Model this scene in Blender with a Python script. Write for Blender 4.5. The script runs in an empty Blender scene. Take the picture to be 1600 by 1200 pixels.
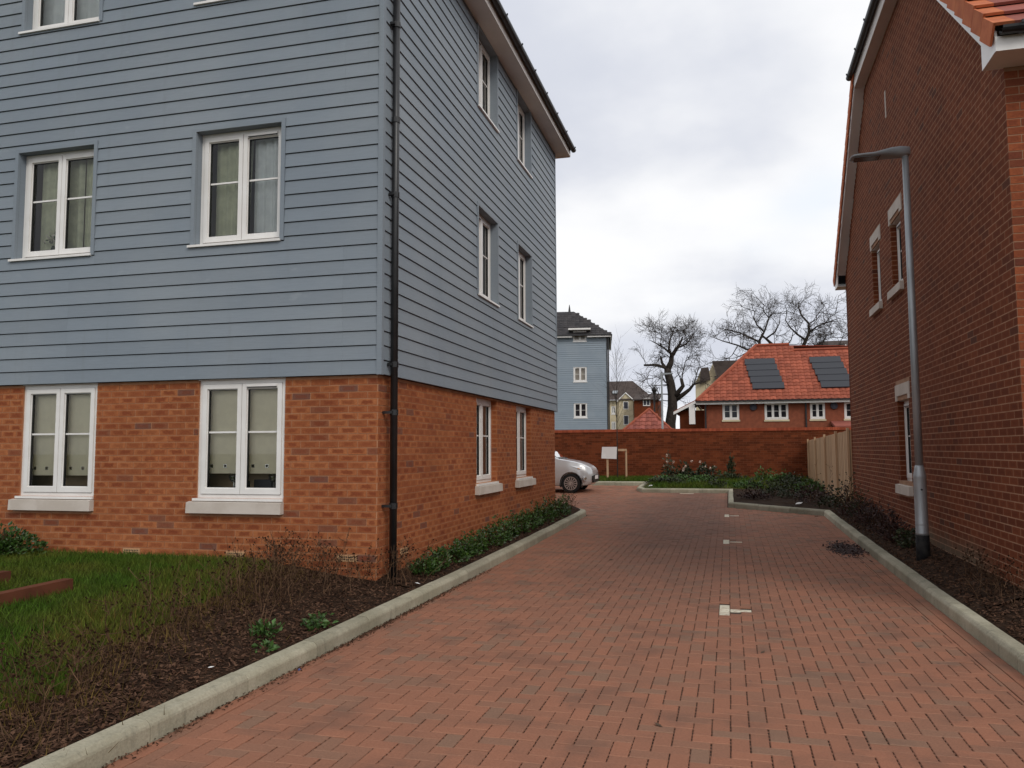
import bpy, bmesh, math, random
from mathutils import Vector, Matrix
R = math.radians
sc = bpy.context.scene
col = sc.collection

# ------------------------------------------------------------------ camera
cam_d = bpy.data.cameras.new('camera'); cam = bpy.data.objects.new('camera', cam_d); col.objects.link(cam)
cam_d.sensor_fit = 'HORIZONTAL'; cam_d.sensor_width = 36; cam_d.lens = 28.614
cam_d.clip_start = .05; cam_d.clip_end = 2000
cam.matrix_world = Matrix(((0.966436, 0.024899, 0.255697, 0), (0.256865, -0.075850, -0.963466, 0),
                           (-0.004595, 0.996808, -0.079699, 1.55), (0, 0, 0, 1)))
sc.camera = cam
# ------------------------------------------------------------------ light
SUN_EL, SUN_AZ = 38, 136          # azimuth clockwise from +Y: behind the camera, a little to the right
sv = Vector((math.sin(R(SUN_AZ))*math.cos(R(SUN_EL)), math.cos(R(SUN_AZ))*math.cos(R(SUN_EL)), math.sin(R(SUN_EL))))
sd = bpy.data.lights.new('sun', 'SUN'); sun = bpy.data.objects.new('sun', sd); col.objects.link(sun)
sd.energy = 1.35; sd.angle = R(22); sd.color = (1, .95, .88)
sun.rotation_euler = sv.to_track_quat('Z', 'Y').to_euler(); sun.location = (0, -10, 30)
vs = sc.view_settings
vs.view_transform = 'Standard'; vs.look = 'None'; vs.gamma = 1; vs.use_curve_mapping = False; vs.exposure = 0.0

def nd(nt, t, props=None, **ins):
    n = nt.nodes.new(t)
    for k, v in (props or {}).items(): setattr(n, k, v)
    for k, v in ins.items():
        k = k.replace('_', ' ') if k.replace('_', ' ') in n.inputs else k
        s = n.inputs[int(k[1:])] if k[0] == 'i' and k[1:].isdigit() else n.inputs[k]
        if hasattr(v, 'is_output'): nt.links.new(v, s)
        else:
            try: s.default_value = v
            except Exception: s.default_value = tuple(v) + (1,)
    return n
def mth(nt, op, a, b=0., c=None, clamp=False):
    d = {'i0': a, 'i1': b}
    if c is not None: d['i2'] = c
    return nd(nt, 'ShaderNodeMath', {'operation': op, 'use_clamp': clamp}, **d).outputs[0]
def mixc(nt, f, a, b, bt='MIX'):
    n = nd(nt, 'ShaderNodeMix', {'data_type': 'RGBA', 'blend_type': bt})
    for i, v in ((0, f), (6, a), (7, b)):
        s = n.inputs[i]
        if hasattr(v, 'is_output'): nt.links.new(v, s)
        else: s.default_value = v if i == 0 else (tuple(v) + (1,) if len(v) == 3 else v)
    return n.outputs[2]
def sstep(nt, v, a, b):
    n = nd(nt, 'ShaderNodeMapRange', {'interpolation_type': 'SMOOTHSTEP'}, i1=a, i2=b); nt.links.new(v, n.inputs[0]); return n.outputs[0]
def noise(nt, vec, scale, detail=4, rough=.55, dim='3D'):
    n = nd(nt, 'ShaderNodeTexNoise', {'noise_dimensions': dim}, Scale=scale, Detail=detail, Roughness=rough); nt.links.new(vec, n.inputs['Vector'])
    return n.outputs[0]

w = bpy.data.worlds.new('World'); sc.world = w; w.use_nodes = True
nt = w.node_tree; nt.nodes.clear()
sky = nd(nt, 'ShaderNodeTexSky', {'sky_type': 'NISHITA', 'sun_disc': False, 'sun_elevation': R(SUN_EL), 'sun_rotation': R(SUN_AZ), 'air_density': 1.0, 'dust_density': 1.5, 'ozone_density': 1.0}).outputs[0]
dirv = nd(nt, 'ShaderNodeTexCoord').outputs['Generated']
sx = nd(nt, 'ShaderNodeSeparateXYZ', Vector=dirv)
den = mth(nt, 'ADD', mth(nt, 'MAXIMUM', sx.outputs[2], 0.), .32)
pv = nd(nt, 'ShaderNodeCombineXYZ', X=mth(nt, 'DIVIDE', sx.outputs[0], den), Y=mth(nt, 'DIVIDE', sx.outputs[1], den), Z=0.).outputs[0]
pv2 = nd(nt, 'ShaderNodeVectorMath', {'operation': 'ADD'}, i0=pv, i1=(12.2, 3.3, 0)).outputs[0]
n1 = noise(nt, pv2, 1.15, 6, .5); n2 = noise(nt, pv, .9, 4, .45); n3 = noise(nt, pv2, 2.3, 5, .5)
bright = sstep(nt, n1, .37, .60)
shade = mixc(nt, bright, (6.9, 7.2, 8.05), (10.0, 10.05, 10.2))
thin = sstep(nt, n2, .56, .70)
cl = mixc(nt, mth(nt, 'MULTIPLY', thin, .8), shade, (7.6, 8.6, 9.9))
blue = mth(nt, 'MULTIPLY', mth(nt, 'MULTIPLY', sstep(nt, n3, .6, .72), thin), .12)
skyc = mixc(nt, blue, cl, sky)
bg = nd(nt, 'ShaderNodeBackground', Strength=.1); nt.links.new(skyc, bg.inputs[0])
nt.links.new(bg.outputs[0], nd(nt, 'ShaderNodeOutputWorld').inputs[0])

# ------------------------------------------------------------------ mesh collector
class MB:
    def __init__(s): s.v = []; s.f = []; s.uv = []; s.rn = []; s.mi = []; s.sm = False
    def face(s, pts, rnd=(.5, .5), uv=None, mi=0):
        b = len(s.v); s.v += [tuple(p) for p in pts]; s.f.append(tuple(range(b, b+len(pts))))
        s.uv.append(uv or ((0, 0), (1, 0), (1, 1), (0, 1), (.5, .5), (.5, .5), (.5, .5), (.5, .5))[:len(pts)] if uv or len(pts) <= 8 else [(.5, .5)]*len(pts))
        s.rn.append(rnd); s.mi.append(mi)
    def shared(s, verts, faces, rnd=(.5, .5), mi=0):
        b = len(s.v); s.v += [tuple(p) for p in verts]
        for f in faces:
            s.f.append(tuple(b+i for i in f)); s.uv.append([(.5, .5)]*len(f)); s.rn.append(rnd); s.mi.append(mi)
    def hexa(s, P, rnd=(.5, .5), skip='', mi=0):
        # P: 8 points, bottom ring 0-3 (ccw from above), top ring 4-7
        fs = {'b': (3, 2, 1, 0), 't': (4, 5, 6, 7), 'f': (0, 1, 5, 4), 'r': (1, 2, 6, 5), 'k': (2, 3, 7, 6), 'l': (3, 0, 4, 7)}
        for k, f in fs.items():
            if k not in skip: s.face([P[i] for i in f], rnd, None, mi)
    def box(s, x0, x1, y0, y1, z0, z1, rnd=(.5, .5), skip='', mi=0):
        s.hexa([(x0, y0, z0), (x1, y0, z0), (x1, y1, z0), (x0, y1, z0), (x0, y0, z1), (x1, y0, z1), (x1, y1, z1), (x0, y1, z1)], rnd, skip, mi)
    def lbox(s, F, a0, a1, b0, b1, c0, c1, rnd=(.5, .5), skip='', mi=0):
        # box in a local frame F(a along, b outwards, c up)
        s.hexa([F(a0, b1, c0), F(a1, b1, c0), F(a1, b0, c0), F(a0, b0, c0), F(a0, b1, c1), F(a1, b1, c1), F(a1, b0, c1), F(a0, b0, c1)], rnd, skip, mi)
    def tube(s, pts, rads, n=8, cap=True, rnd=(.5, .5), mi=0):
        pts = [Vector(p) for p in pts]
        if not isinstance(rads, (list, tuple)): rads = [rads]*len(pts)
        vs_, fs_ = [], []; ref = None
        for i, p in enumerate(pts):
            d = (pts[min(i+1, len(pts)-1)] - pts[max(i-1, 0)])
            if d.length < 1e-9: d = Vector((0, 0, 1))
            d.normalize()
            if ref is None: ref = Vector((1, 0, 0)) if abs(d.x) < .9 else Vector((0, 1, 0))
            a = (ref - d*ref.dot(d)).normalized(); b = d.cross(a); ref = a
            for k in range(n):
                t = 2*math.pi*k/n; vs_.append(p + (a*math.cos(t) + b*math.sin(t))*rads[i])
        for i in range(len(pts)-1):
            for k in range(n):
                k2 = (k+1) % n; fs_.append((i*n+k, i*n+k2, (i+1)*n+k2, (i+1)*n+k))
        if cap: fs_.append(tuple(range(n-1, -1, -1))); e = (len(pts)-1)*n; fs_.append(tuple(range(e, e+n)))
        s.shared(vs_, fs_, rnd, mi)
    def build(s, name, mat, parent=None, origin=None, smooth=False):
        root = parent
        while root is not None and root.parent is not None: root = root.parent
        o = Vector(origin) if origin is not None else (root.location if root is not None else Vector((0, 0, 0)))
        me = bpy.data.meshes.new(name)
        me.from_pydata([(p[0]-o[0], p[1]-o[1], p[2]-o[2]) for p in s.v], [], s.f)
        u = me.uv_layers.new(name='loc'); r_ = me.uv_layers.new(name='rnd')
        a, b = [], []
        for f, uv, rn in zip(s.f, s.uv, s.rn):
            for k in range(len(f)): a += uv[k]; b += rn
        u.data.foreach_set('uv', a); r_.data.foreach_set('uv', b)
        for m in (mat if isinstance(mat, (list, tuple)) else [mat]): me.materials.append(m)
        if any(s.mi): me.polygons.foreach_set('material_index', s.mi)
        if smooth or s.sm: me.polygons.foreach_set('use_smooth', [True]*len(s.f))
        me.update()
        ob = bpy.data.objects.new(name, me); col.objects.link(ob)
        if parent is not None: ob.parent = parent
        elif origin is not None: ob.location = o
        return ob
def inst(name, me, loc, parent):
    ob = bpy.data.objects.new(name, me); col.objects.link(ob); ob.parent = parent
    root = parent
    while root.parent is not None: root = root.parent
    ob.location = Vector(loc) - root.location
    return ob
def tag(o, label=None, cat=None, group=None, kind=None):
    if label: o['label'] = label
    if cat: o['category'] = cat
    if group: o['group'] = group
    if kind: o['kind'] = kind
    return o
def thing(name, label, cat, loc, group=None):
    e = bpy.data.objects.new(name, None); col.objects.link(e); e.location = loc; e.empty_display_size = .2
    return tag(e, label, cat, group)
def frame(o, u, n):
    o, u, n = Vector(o), Vector(u), Vector(n); z = Vector((0, 0, 1))
    return lambda a, b, c: o + u*a + n*b + z*c

# ------------------------------------------------------------------ materials
def base_mat(name):
    m = bpy.data.materials.new(name); m.use_nodes = True; t = m.node_tree; t.nodes.clear()
    p = nd(t, 'ShaderNodeBsdfPrincipled'); t.links.new(p.outputs[0], nd(t, 'ShaderNodeOutputMaterial').inputs[0])
    return m, t, p
def pos(t): return nd(t, 'ShaderNodeNewGeometry').outputs['Position']
def rndv(t):
    n = nd(t, 'ShaderNodeUVMap', {'uv_map': 'rnd'}); s = nd(t, 'ShaderNodeSeparateXYZ', Vector=n.outputs[0]); return s.outputs[0], s.outputs[1]
def bump(t, p, h, strength, dist=.01):
    b = nd(t, 'ShaderNodeBump', Strength=strength, Distance=dist); t.links.new(h, b.inputs['Height']); t.links.new(b.outputs[0], p.inputs['Normal'])
def M(name, c, c2=None, sc_=3., rough=.6, metal=0., rv=0., bp=None, spec=.5, lo=.35, hi=.65, detail=5, stretch=None):
    m, t, p = base_mat(name); P = pos(t)
    if stretch: P = nd(t, 'ShaderNodeVectorMath', {'operation': 'MULTIPLY'}, i0=P, i1=stretch).outputs[0]
    cc = None
    if c2 is not None: cc = mixc(t, sstep(t, noise(t, P, sc_, detail), lo, hi), c, c2)
    if rv:
        r0, r1 = rndv(t); k = mth(t, 'MULTIPLY_ADD', r0, 2*rv, 1-rv)
        g = nd(t, 'ShaderNodeCombineXYZ', X=k, Y=k, Z=k).outputs[0]
        cc = mixc(t, 1., cc if cc is not None else c, g, 'MULTIPLY')
    if cc is not None: t.links.new(cc, p.inputs['Base Color'])
    else: p.inputs['Base Color'].default_value = tuple(c)+(1,)
    p.inputs['Roughness'].default_value = rough; p.inputs['Metallic'].default_value = metal; p.inputs['Specular IOR Level'].default_value = spec if rough < .7 else min(spec, .12)
    if bp: bump(t, p, noise(t, P, bp[1], 5), bp[0], bp[2] if len(bp) > 2 else .01)
    return m
def ramp(t, fac, stops):
    r_ = nd(t, 'ShaderNodeValToRGB'); t.links.new(fac, r_.inputs[0]); e = r_.color_ramp.elements
    while len(e) < len(stops): e.new(.5)
    for k, (p_, c_) in enumerate(stops): e[k].position = p_; e[k].color = tuple(c_)+(1,)
    return r_.outputs[0]
def brick_mat(name, stops, centre, cstrength, stain=None):
    m, t, p = base_mat(name); P = pos(t); r0, r1 = rndv(t)
    c = ramp(t, r0, stops)
    l = nd(t, 'ShaderNodeSeparateXYZ', Vector=nd(t, 'ShaderNodeUVMap', {'uv_map': 'loc'}).outputs[0])
    n = noise(t, P, 22, 4)
    dx = mth(t, 'ABSOLUTE', mth(t, 'SUBTRACT', l.outputs[0], .5)); dy = mth(t, 'ABSOLUTE', mth(t, 'SUBTRACT', l.outputs[1], .5))
    d = mth(t, 'MAXIMUM', dx, dy); d = mth(t, 'ADD', d, mth(t, 'MULTIPLY', mth(t, 'SUBTRACT', n, .5), .55))
    mk = mth(t, 'MULTIPLY', mth(t, 'SUBTRACT', 1., sstep(t, d, .2, .43)), mth(t, 'MULTIPLY', mth(t, 'MULTIPLY_ADD', r1, .6, .4), cstrength))
    c = mixc(t, mk, c, centre)
    fine = noise(t, P, 60, 4); big = noise(t, P, .9, 3)
    k = mth(t, 'MULTIPLY', mth(t, 'MULTIPLY_ADD', fine, .7, .65), mth(t, 'MULTIPLY_ADD', big, .5, .75))
    c = mixc(t, 1., c, nd(t, 'ShaderNodeCombineXYZ', X=k, Y=k, Z=k).outputs[0], 'MULTIPLY')
    if stain:                                   # splashed soil and moss low on the wall
        z0, z1, sc_c, y0, y1 = stain
        s_ = nd(t, 'ShaderNodeSeparateXYZ', Vector=P); ns = noise(t, P, 2.2, 4)
        h = mth(t, 'ADD', s_.outputs[2], mth(t, 'MULTIPLY', mth(t, 'SUBTRACT', ns, .5), .5))
        a = mth(t, 'SUBTRACT', 1., sstep(t, h, z0, z1))
        a = mth(t, 'MULTIPLY', a, mth(t, 'MULTIPLY', sstep(t, s_.outputs[1], y0, y0+.8), mth(t, 'SUBTRACT', 1., sstep(t, s_.outputs[1], y1-.8, y1))))
        c = mixc(t, mth(t, 'MULTIPLY', a, .85), c, sc_c)
    t.links.new(c, p.inputs['Base Color']); p.inputs['Roughness'].default_value = .9; p.inputs['Specular IOR Level'].default_value = .1
    bump(t, p, noise(t, P, 90, 5), .35, .006)
    return m
MT = {}
MT['brick_o'] = brick_mat('orange_brick', [(0, (.17, .08, .058)), (.025, (.20, .085, .052)), (.05, (.285, .092, .038)), (.5, (.335, .113, .044)), (1, (.385, .14, .056))], (.19, .046, .02), .85)
MT['mortar_o'] = M('orange_mortar', (.44, .225, .125), (.36, .17, .095), 6, .95, bp=(.4, 80))
MT['brick_r'] = brick_mat('brown_brick', [(0, (.085, .038, .026)), (.02, (.12, .04, .022)), (.05, (.132, .037, .0165)), (1, (.192, .056, .024))], (.10, .027, .013), .55, (.25, .62, (.13, .105, .07), 8.9, 12.4))
MT['mortar_r'] = M('pale_mortar', (.37, .22, .14), (.29, .165, .104), 5, .95, bp=(.4, 80))
MT['brick_w'] = M('wall_brick_face', (.155, .040, .015), (.125, .032, .013), 3, .9, rv=.3)
MT['mortar_w'] = M('wall_mortar', (.19, .08, .042), (.15, .062, .032), 5, .95)
def siding_mat():
    m, t, p = base_mat('blue_grey_board'); P = pos(t); r0, r1 = rndv(t)
    def st(v): return nd(t, 'ShaderNodeVectorMath', {'operation': 'MULTIPLY'}, i0=P, i1=v).outputs[0]
    c = mixc(t, sstep(t, noise(t, P, .8, 4), .3, .7), (.198, .233, .268), (.226, .257, .285))
    grain = noise(t, st((2.2, 2.2, 34)), 2., 6, .6); streak = noise(t, st((7, 7, .45)), 1., 5, .6)
    k = mth(t, 'MULTIPLY', mth(t, 'MULTIPLY_ADD', grain, .22, .89), mth(t, 'MULTIPLY_ADD', r0, .09, .955))
    c = mixc(t, 1., c, nd(t, 'ShaderNodeCombineXYZ', X=k, Y=k, Z=k).outputs[0], 'MULTIPLY')
    c = mixc(t, mth(t, 'MULTIPLY', sstep(t, streak, .52, .8), .28), c, (.15, .165, .16))
    c = mixc(t, mth(t, 'MULTIPLY', sstep(t, noise(t, st((1, 1, 2.2)), 2.6, 3), .66, .78), .22), c, (.34, .37, .39))
    t.links.new(c, p.inputs['Base Color']); p.inputs['Roughness'].default_value = .6; p.inputs['Specular IOR Level'].default_value = .3
    bump(t, p, grain, .25, .004); return m
MT['siding'] = siding_mat()
MT['siding_far'] = M('blue_board', (.215, .262, .305), (.235, .28, .32), 1.1, .6, rv=.04)
MT['gap'] = M('shadow_line_backing', (.02, .021, .023), rough=.95)  # near-black sheet put behind the boards to draw their shadow lines
MT['upvc'] = M('white_upvc', (.80, .78, .75), (.74, .715, .68), 3, .35)
MT['upvc_d'] = M('cream_soffit', (.66, .60, .55), (.60, .545, .5), 1.5, .45)
MT['stone'] = M('cast_stone', (.56, .50, .44), (.49, .43, .37), 4, .85, bp=(.2, 120))
MT['seal'] = M('black_seal', (.02, .02, .02), rough=.5)
MT['pipe'] = M('black_plastic', (.010, .010, .011), (.016, .016, .017), 4, .4)
MT['airbrick'] = M('buff_vent', (.56, .34, .18), (.46, .27, .14), 20, .85)
MT['rooft'] = M('charcoal_tile', (.038, .036, .038), (.055, .05, .05), 2, .75, rv=.2)
MT['plaster'] = M('plaster', (.68, .60, .50), rough=.9)
MT['carpet'] = M('carpet', (.22, .19, .16), rough=1)
MT['blind'] = M('cream_blind', (.86, .80, .60), (.81, .75, .56), 8, .9)
MT['curtain_g'] = M('green_curtain', (.62, .64, .46), (.52, .54, .39), 9, .9)
MT['curtain_w'] = M('white_net', (.80, .84, .83), (.72, .76, .76), 9, .9)
MT['chrome'] = M('bright_metal', (.8, .8, .78), rough=.2, metal=1)
MT['dark'] = M('dark_goods', (.03, .03, .045), rough=.6)
MT['petal'] = M('white_petal', (.75, .72, .66), (.68, .6, .55), 30, .8)
MT['galv'] = M('galvanised', (.40, .42, .43), (.30, .32, .33), 5, .5, metal=.5, stretch=(1, 1, .35))
MT['lamphead'] = M('grey_casting', (.30, .32, .335), (.25, .27, .28), 6, .5)
MT['lens'] = M('lamp_lens', (.05, .045, .045), rough=.15)
MT['blackroot'] = M('black_bitumen', (.013, .013, .014), (.03, .028, .026), 12, .7)
MT['timber'] = M('pale_timber', (.50, .335, .205), (.42, .27, .16), 2.2, .85, rv=.12, stretch=(6, 6, .6))
MT['sleeper'] = M('brown_timber', (.13, .045, .024), (.09, .032, .018), 3, .8, rv=.15)
MT['tile_red'] = M('red_tile', (.30, .095, .068), (.245, .08, .064), 1.2, .75, rv=.2)
MT['tile_or'] = M('orange_verge', (.52, .17, .075), (.44, .13, .06), 6, .8, rv=.14)
MT['solar'] = M('solar_black', (.018, .02, .027), rough=.42, spec=.35)
MT['cream'] = M('cream_render', (.62, .53, .36), (.54, .45, .30), 1.5, .9)
MT['browntile'] = M('brown_tile', (.065, .05, .045), (.085, .066, .058), 2, .8, rv=.2)
MT['bark'] = M('bark', (.03, .024, .02), (.05, .041, .034), 5, .95)
MT['twig'] = M('grey_twig', (.06, .05, .044), (.045, .037, .032), 9, .95)
MT['deadstem'] = M('dead_stem', (.105, .06, .034), (.06, .034, .02), 9, .95, rv=.5)
MT['deadhead'] = M('seed_head', (.03, .014, .008), (.055, .028, .016), 25, .95, rv=.4)
MT['leaf'] = M('laurel_leaf', (.022, .055, .007), (.042, .085, .013), 7, .45, rv=.5)
MT['leaf2'] = M('weed_leaf', (.035, .085, .012), (.05, .11, .018), 7, .55, rv=.4)
MT['leaf_d'] = M('dark_leaf', (.017, .026, .006), (.03, .038, .009), 7, .6, rv=.5)
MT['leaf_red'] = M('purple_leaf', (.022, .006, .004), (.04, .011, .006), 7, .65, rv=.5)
MT['grass'] = M('grass_blade', (.042, .085, .007), (.078, .092, .012), 1.3, .7, rv=.5)
MT['grass_y'] = M('dry_blade', (.13, .085, .022), (.095, .06, .018), 2, .8, rv=.4)
MT['chips'] = M('bark_chip', (.045, .022, .013), (.092, .05, .031), 14, .95, rv=.65)
MT['paint_w'] = M('white_paver', (.60, .56, .44), (.40, .31, .23), 22, .8, lo=.45, hi=.68, rv=.12)
MT['silver'] = M('silver_paint', (.50, .505, .51), rough=.3, metal=.35)
MT['silver'].node_tree.nodes['Principled BSDF'].inputs['Coat Weight'].default_value = .8
MT['rubber'] = M('rubber', (.016, .016, .016), rough=.8)
MT['alloy'] = M('alloy', (.62, .62, .62), rough=.3, metal=.8)
MT['blackpl'] = M('trim_black', (.012, .012, .013), rough=.5)
MT['white'] = M('white_board', (.72, .68, .66), (.66, .62, .6), 3, .6)
MT['orange_l'] = M('indicator', (.6, .25, .05), rough=.3)
MT['petal2'] = M('rose_petal', (.66, .58, .48), (.6, .42, .36), 20, .8)
MT['leaf_dry'] = M('fallen_leaf', (.05, .035, .028), (.09, .06, .042), 20, .85, rv=.5)
MT['litter'] = M('white_litter', (.75, .74, .72), rough=.7)
MT['blue'] = M('blue_wrapper', (.03, .05, .18), rough=.4)

def glass_mat(name, tint, boost):
    m = bpy.data.materials.new(name); m.use_nodes = True; t = m.node_tree; t.nodes.clear()
    fr = nd(t, 'ShaderNodeFresnel', IOR=1.5); fac = mth(t, 'MULTIPLY', fr.outputs[0], boost, clamp=True)
    a = nd(t, 'ShaderNodeBsdfTransparent', Color=tint+(1,)); b = nd(t, 'ShaderNodeBsdfGlossy', Roughness=.015)
    x = nd(t, 'ShaderNodeMixShader'); t.links.new(fac, x.inputs[0]); t.links.new(a.outputs[0], x.inputs[1]); t.links.new(b.outputs[0], x.inputs[2])
    t.links.new(x.outputs[0], nd(t, 'ShaderNodeOutputMaterial').inputs[0]); return m
MT['glass'] = glass_mat('window_glass', (.97, .98, .97), 1.05)
MT['glass_far'] = glass_mat('far_glass', (.9, .9, .9), .7)
MT['carglass'] = glass_mat('car_glass', (.25, .27, .27), 2.0)
def paver_mat():
    m, t, p = base_mat('red_paver'); P = pos(t); r0, r1 = rndv(t)
    c = ramp(t, r0, [(0, (.218, .126, .084)), (.1, (.235, .122, .079)), (.25, (.252, .118, .074)), (.7, (.272, .121, .074)), (1, (.295, .129, .078))])
    f = noise(t, P, 70, 4, .7); b1 = noise(t, P, .55, 4); b2 = noise(t, P, 1.9, 5, .6); gr = noise(t, P, 260, 3, .8)
    k = mth(t, 'MULTIPLY', mth(t, 'MULTIPLY_ADD', f, .75, .62), mth(t, 'MULTIPLY_ADD', gr, .5, .75))
    c = mixc(t, 1., c, nd(t, 'ShaderNodeCombineXYZ', X=k, Y=k, Z=k).outputs[0], 'MULTIPLY')
    c = mixc(t, mth(t, 'MULTIPLY', sstep(t, b2, .47, .72), .5), c, (.115, .07, .052))
    s_ = nd(t, 'ShaderNodeSeparateXYZ', Vector=P)
    gx = mth(t, 'ADD', s_.outputs[0], mth(t, 'MULTIPLY', mth(t, 'SUBTRACT', b1, .5), 1.6))
    trk = mth(t, 'SUBTRACT', 1., sstep(t, mth(t, 'ABSOLUTE', mth(t, 'ADD', gx, .95)), .35, 1.5))
    far = sstep(t, s_.outputs[1], 6.5, 11.)
    c = mixc(t, mth(t, 'MULTIPLY', mth(t, 'MULTIPLY', trk, far), .55), c, (.125, .068, .05))
    c = mixc(t, mth(t, 'MULTIPLY', sstep(t, b1, .58, .78), .35), c, (.30, .155, .10))
    spots = sstep(t, noise(t, P, 7.5, 2), .70, .76); c = mixc(t, mth(t, 'MULTIPLY', spots, .55), c, (.07, .05, .045))
    c = mixc(t, mth(t, 'MULTIPLY', sstep(t, r1, .85, .9), .16), c, (.40, .25, .17))      # sandy worn arrises
    t.links.new(c, p.inputs['Base Color']); p.inputs['Roughness'].default_value = .85; p.inputs['Specular IOR Level'].default_value = .15
    bump(t, p, gr, .3, .004); return m
MT['paver'] = paver_mat()
MT['sand'] = M('joint_sand', (.045, .032, .026), (.07, .052, .042), 8, 1.)
def kerb_mat():
    m, t, p = base_mat('kerb_concrete'); P = pos(t); r0, r1 = rndv(t)
    c = mixc(t, sstep(t, noise(t, P, 2.2, 5), .3, .7), (.37, .34, .255), (.27, .25, .18))
    Ps = nd(t, 'ShaderNodeVectorMath', {'operation': 'MULTIPLY'}, i0=P, i1=(9, 9, 2.)).outputs[0]
    c = mixc(t, mth(t, 'MULTIPLY', sstep(t, noise(t, Ps, 1.1, 6, .75), .50, .74), .6), c, (.13, .125, .095))
    c = mixc(t, mth(t, 'MULTIPLY', sstep(t, noise(t, P, 5.5, 4), .58, .75), .35), c, (.44, .41, .32))
    k = mth(t, 'MULTIPLY', mth(t, 'MULTIPLY_ADD', r0, .4, .8), mth(t, 'MULTIPLY_ADD', noise(t, P, 60, 4), .6, .7))
    c = mixc(t, 1., c, nd(t, 'ShaderNodeCombineXYZ', X=k, Y=k, Z=k).outputs[0], 'MULTIPLY')
    t.links.new(c, p.inputs['Base Color']); p.inputs['Roughness'].default_value = .92; p.inputs['Specular IOR Level'].default_value = .15
    bump(t, p, noise(t, P, 45, 6, .7), .6, .008); return m
MT['kerb'] = kerb_mat()
MT['soil'] = M('dark_soil', (.020, .0105, .006), (.042, .023, .013), 7, 1., bp=(1., 35, .03))
MT['lawn'] = M('lawn_ground', (.03, .045, .006), (.055, .045, .010), 1.3, 1., bp=(.8, 40, .02))
MT['ground'] = M('far_ground', (.09, .09, .06), (.06, .075, .04), .3, 1.)

# ------------------------------------------------------------------ lie of the land
def rz(y): return 0. if y < 6 else (.000785*(y-6)**2 if y < 29 else .4153)
def cl01(v): return max(0., min(1., v))
KL, KR = -3.02, 1.90                     # kerb faces
def hl(x, y):                            # bank on the left, between kerb and flats
    s_ = cl01((KL-.13-x)/2.3); s_ = s_*s_*(3-2*s_)
    if y > 8: return rz(y) + .11 + .10*cl01((KL-.13-x)/.45)
    return rz(y) + .11 + .20*s_*cl01((y+2)/9) + .05*cl01((KL-.13-x)/.45)
def hr(x, y): return rz(y) + .11 + .17*cl01((x-KR-.12)/.45)
def hf(x, y): return rz(y) + .10

def strip(name, mat, xl, xr, ys, hfun, nx, jit=0., parent=None):
    mb = MB(); V = []; Fc = []; rg = random.Random(5); n = 0
    for y in ys:
        a, b = xl(y), xr(y)
        for i in range(nx+1):
            x = a + (b-a)*i/nx; V.append((x, y, hfun(x, y) + (rg.uniform(-jit, jit) if 0 < i < nx else 0)))
    for j in range(len(ys)-1):
        for i in range(nx):
            p = j*(nx+1)+i; Fc.append((p, p+1, p+nx+2, p+nx+1))
    mb.shared(V, Fc); o = mb.build(name, mat, parent, smooth=True)
    if parent is None: tag(o, kind='structure')
    return o
def lin(a, b, n): return [a+(b-a)*i/n for i in range(n+1)]
g = MB(); V = []; Fc = []
gx = [-600, -150, -60, -30, -15, -8, -3, 3, 8, 15, 30, 60, 150, 600]; gy = [-300, -60, -20, 0, 6, 9, 12, 15, 18, 21, 24, 27, 30, 40, 60, 120, 300, 900]
for y in gy:
    for x in gx: V.append((x, y, rz(y)-.09))
for j in range(len(gy)-1):
    for i in range(len(gx)-1):
        p = j*len(gx)+i; Fc.append((p, p+1, p+len(gx)+1, p+len(gx)))
g.shared(V, Fc); tag(g.build('ground', MT['ground']), kind='structure')
# the bed of sand the pavers lie in
road = strip('road', MT['sand'], lambda y: -12 if y > 18.3 else KL-.02, lambda y: KR+.02 if y < 18.4 else 2.6, [-6, 0, 6]+lin(6.5, 27.4, 42), lambda x, y: rz(y)-.010, 2)
LX0 = -13.
def bed_edge(y):                          # where the lawn gives way to the planted soil
    pts = [(-4, -3.5), (3.4, -3.62), (4.2, -3.9), (5.3, -4.22), (6., -4.35), (7., -4.6), (8, -4.8)]
    for (a, b), (c, d) in zip(pts, pts[1:]):
        if y <= c: return b+(d-b)*(y-a)/(c-a) + .07*math.sin(y*5.1)+.05*math.sin(y*11.7)
    return pts[-1][1]
soilL = strip('soil_bed', MT['soil'], bed_edge, lambda y: KL-.12, lin(-4, 8, 80), hl, 12, .008)
lawn = strip('lawn', MT['lawn'], lambda y: LX0, bed_edge, lin(-4, 8, 80), hl, 26, .006)
strip('soil_strip', MT['soil'], lambda y: -3.62, lambda y: KL-.12 if y < 17.6 else KL-.12-.55*((y-17.6)/.7)**2, lin(8, 18.25, 60), hl, 6, .01)
strip('soil_border', MT['soil'], lambda y: KR+.12, lambda y: 2.52, lin(8.0, 18.5, 70), hr, 6, .01)
strip('soil_border_front', MT['soil'], lambda y: KR+.12, lambda y: 9., lin(-4, 8.0, 40), hr, 14, .01)
def xl_far(y):
    if y < 20.15: return 2.02-(y-18.5)*(2.05/1.65)
    return .07 if y < 24.42 else (-2.55 if y < 27.1 else -14)
strip('soil_far', MT['soil'], xl_far, lambda y: 2.75, lin(18.5, 20.15, 6)+lin(20.2, 24.4, 14), hf, 6, .02)
strip('verge', MT['lawn'], xl_far, lambda y: 2.75, lin(24.43, 27.08, 8), hf, 8, .015)
strip('grass_verge', MT['lawn'], lambda y: -14, lambda y: 2.75, lin(27.12, 29.5, 8), hf, 20, .01)

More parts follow.
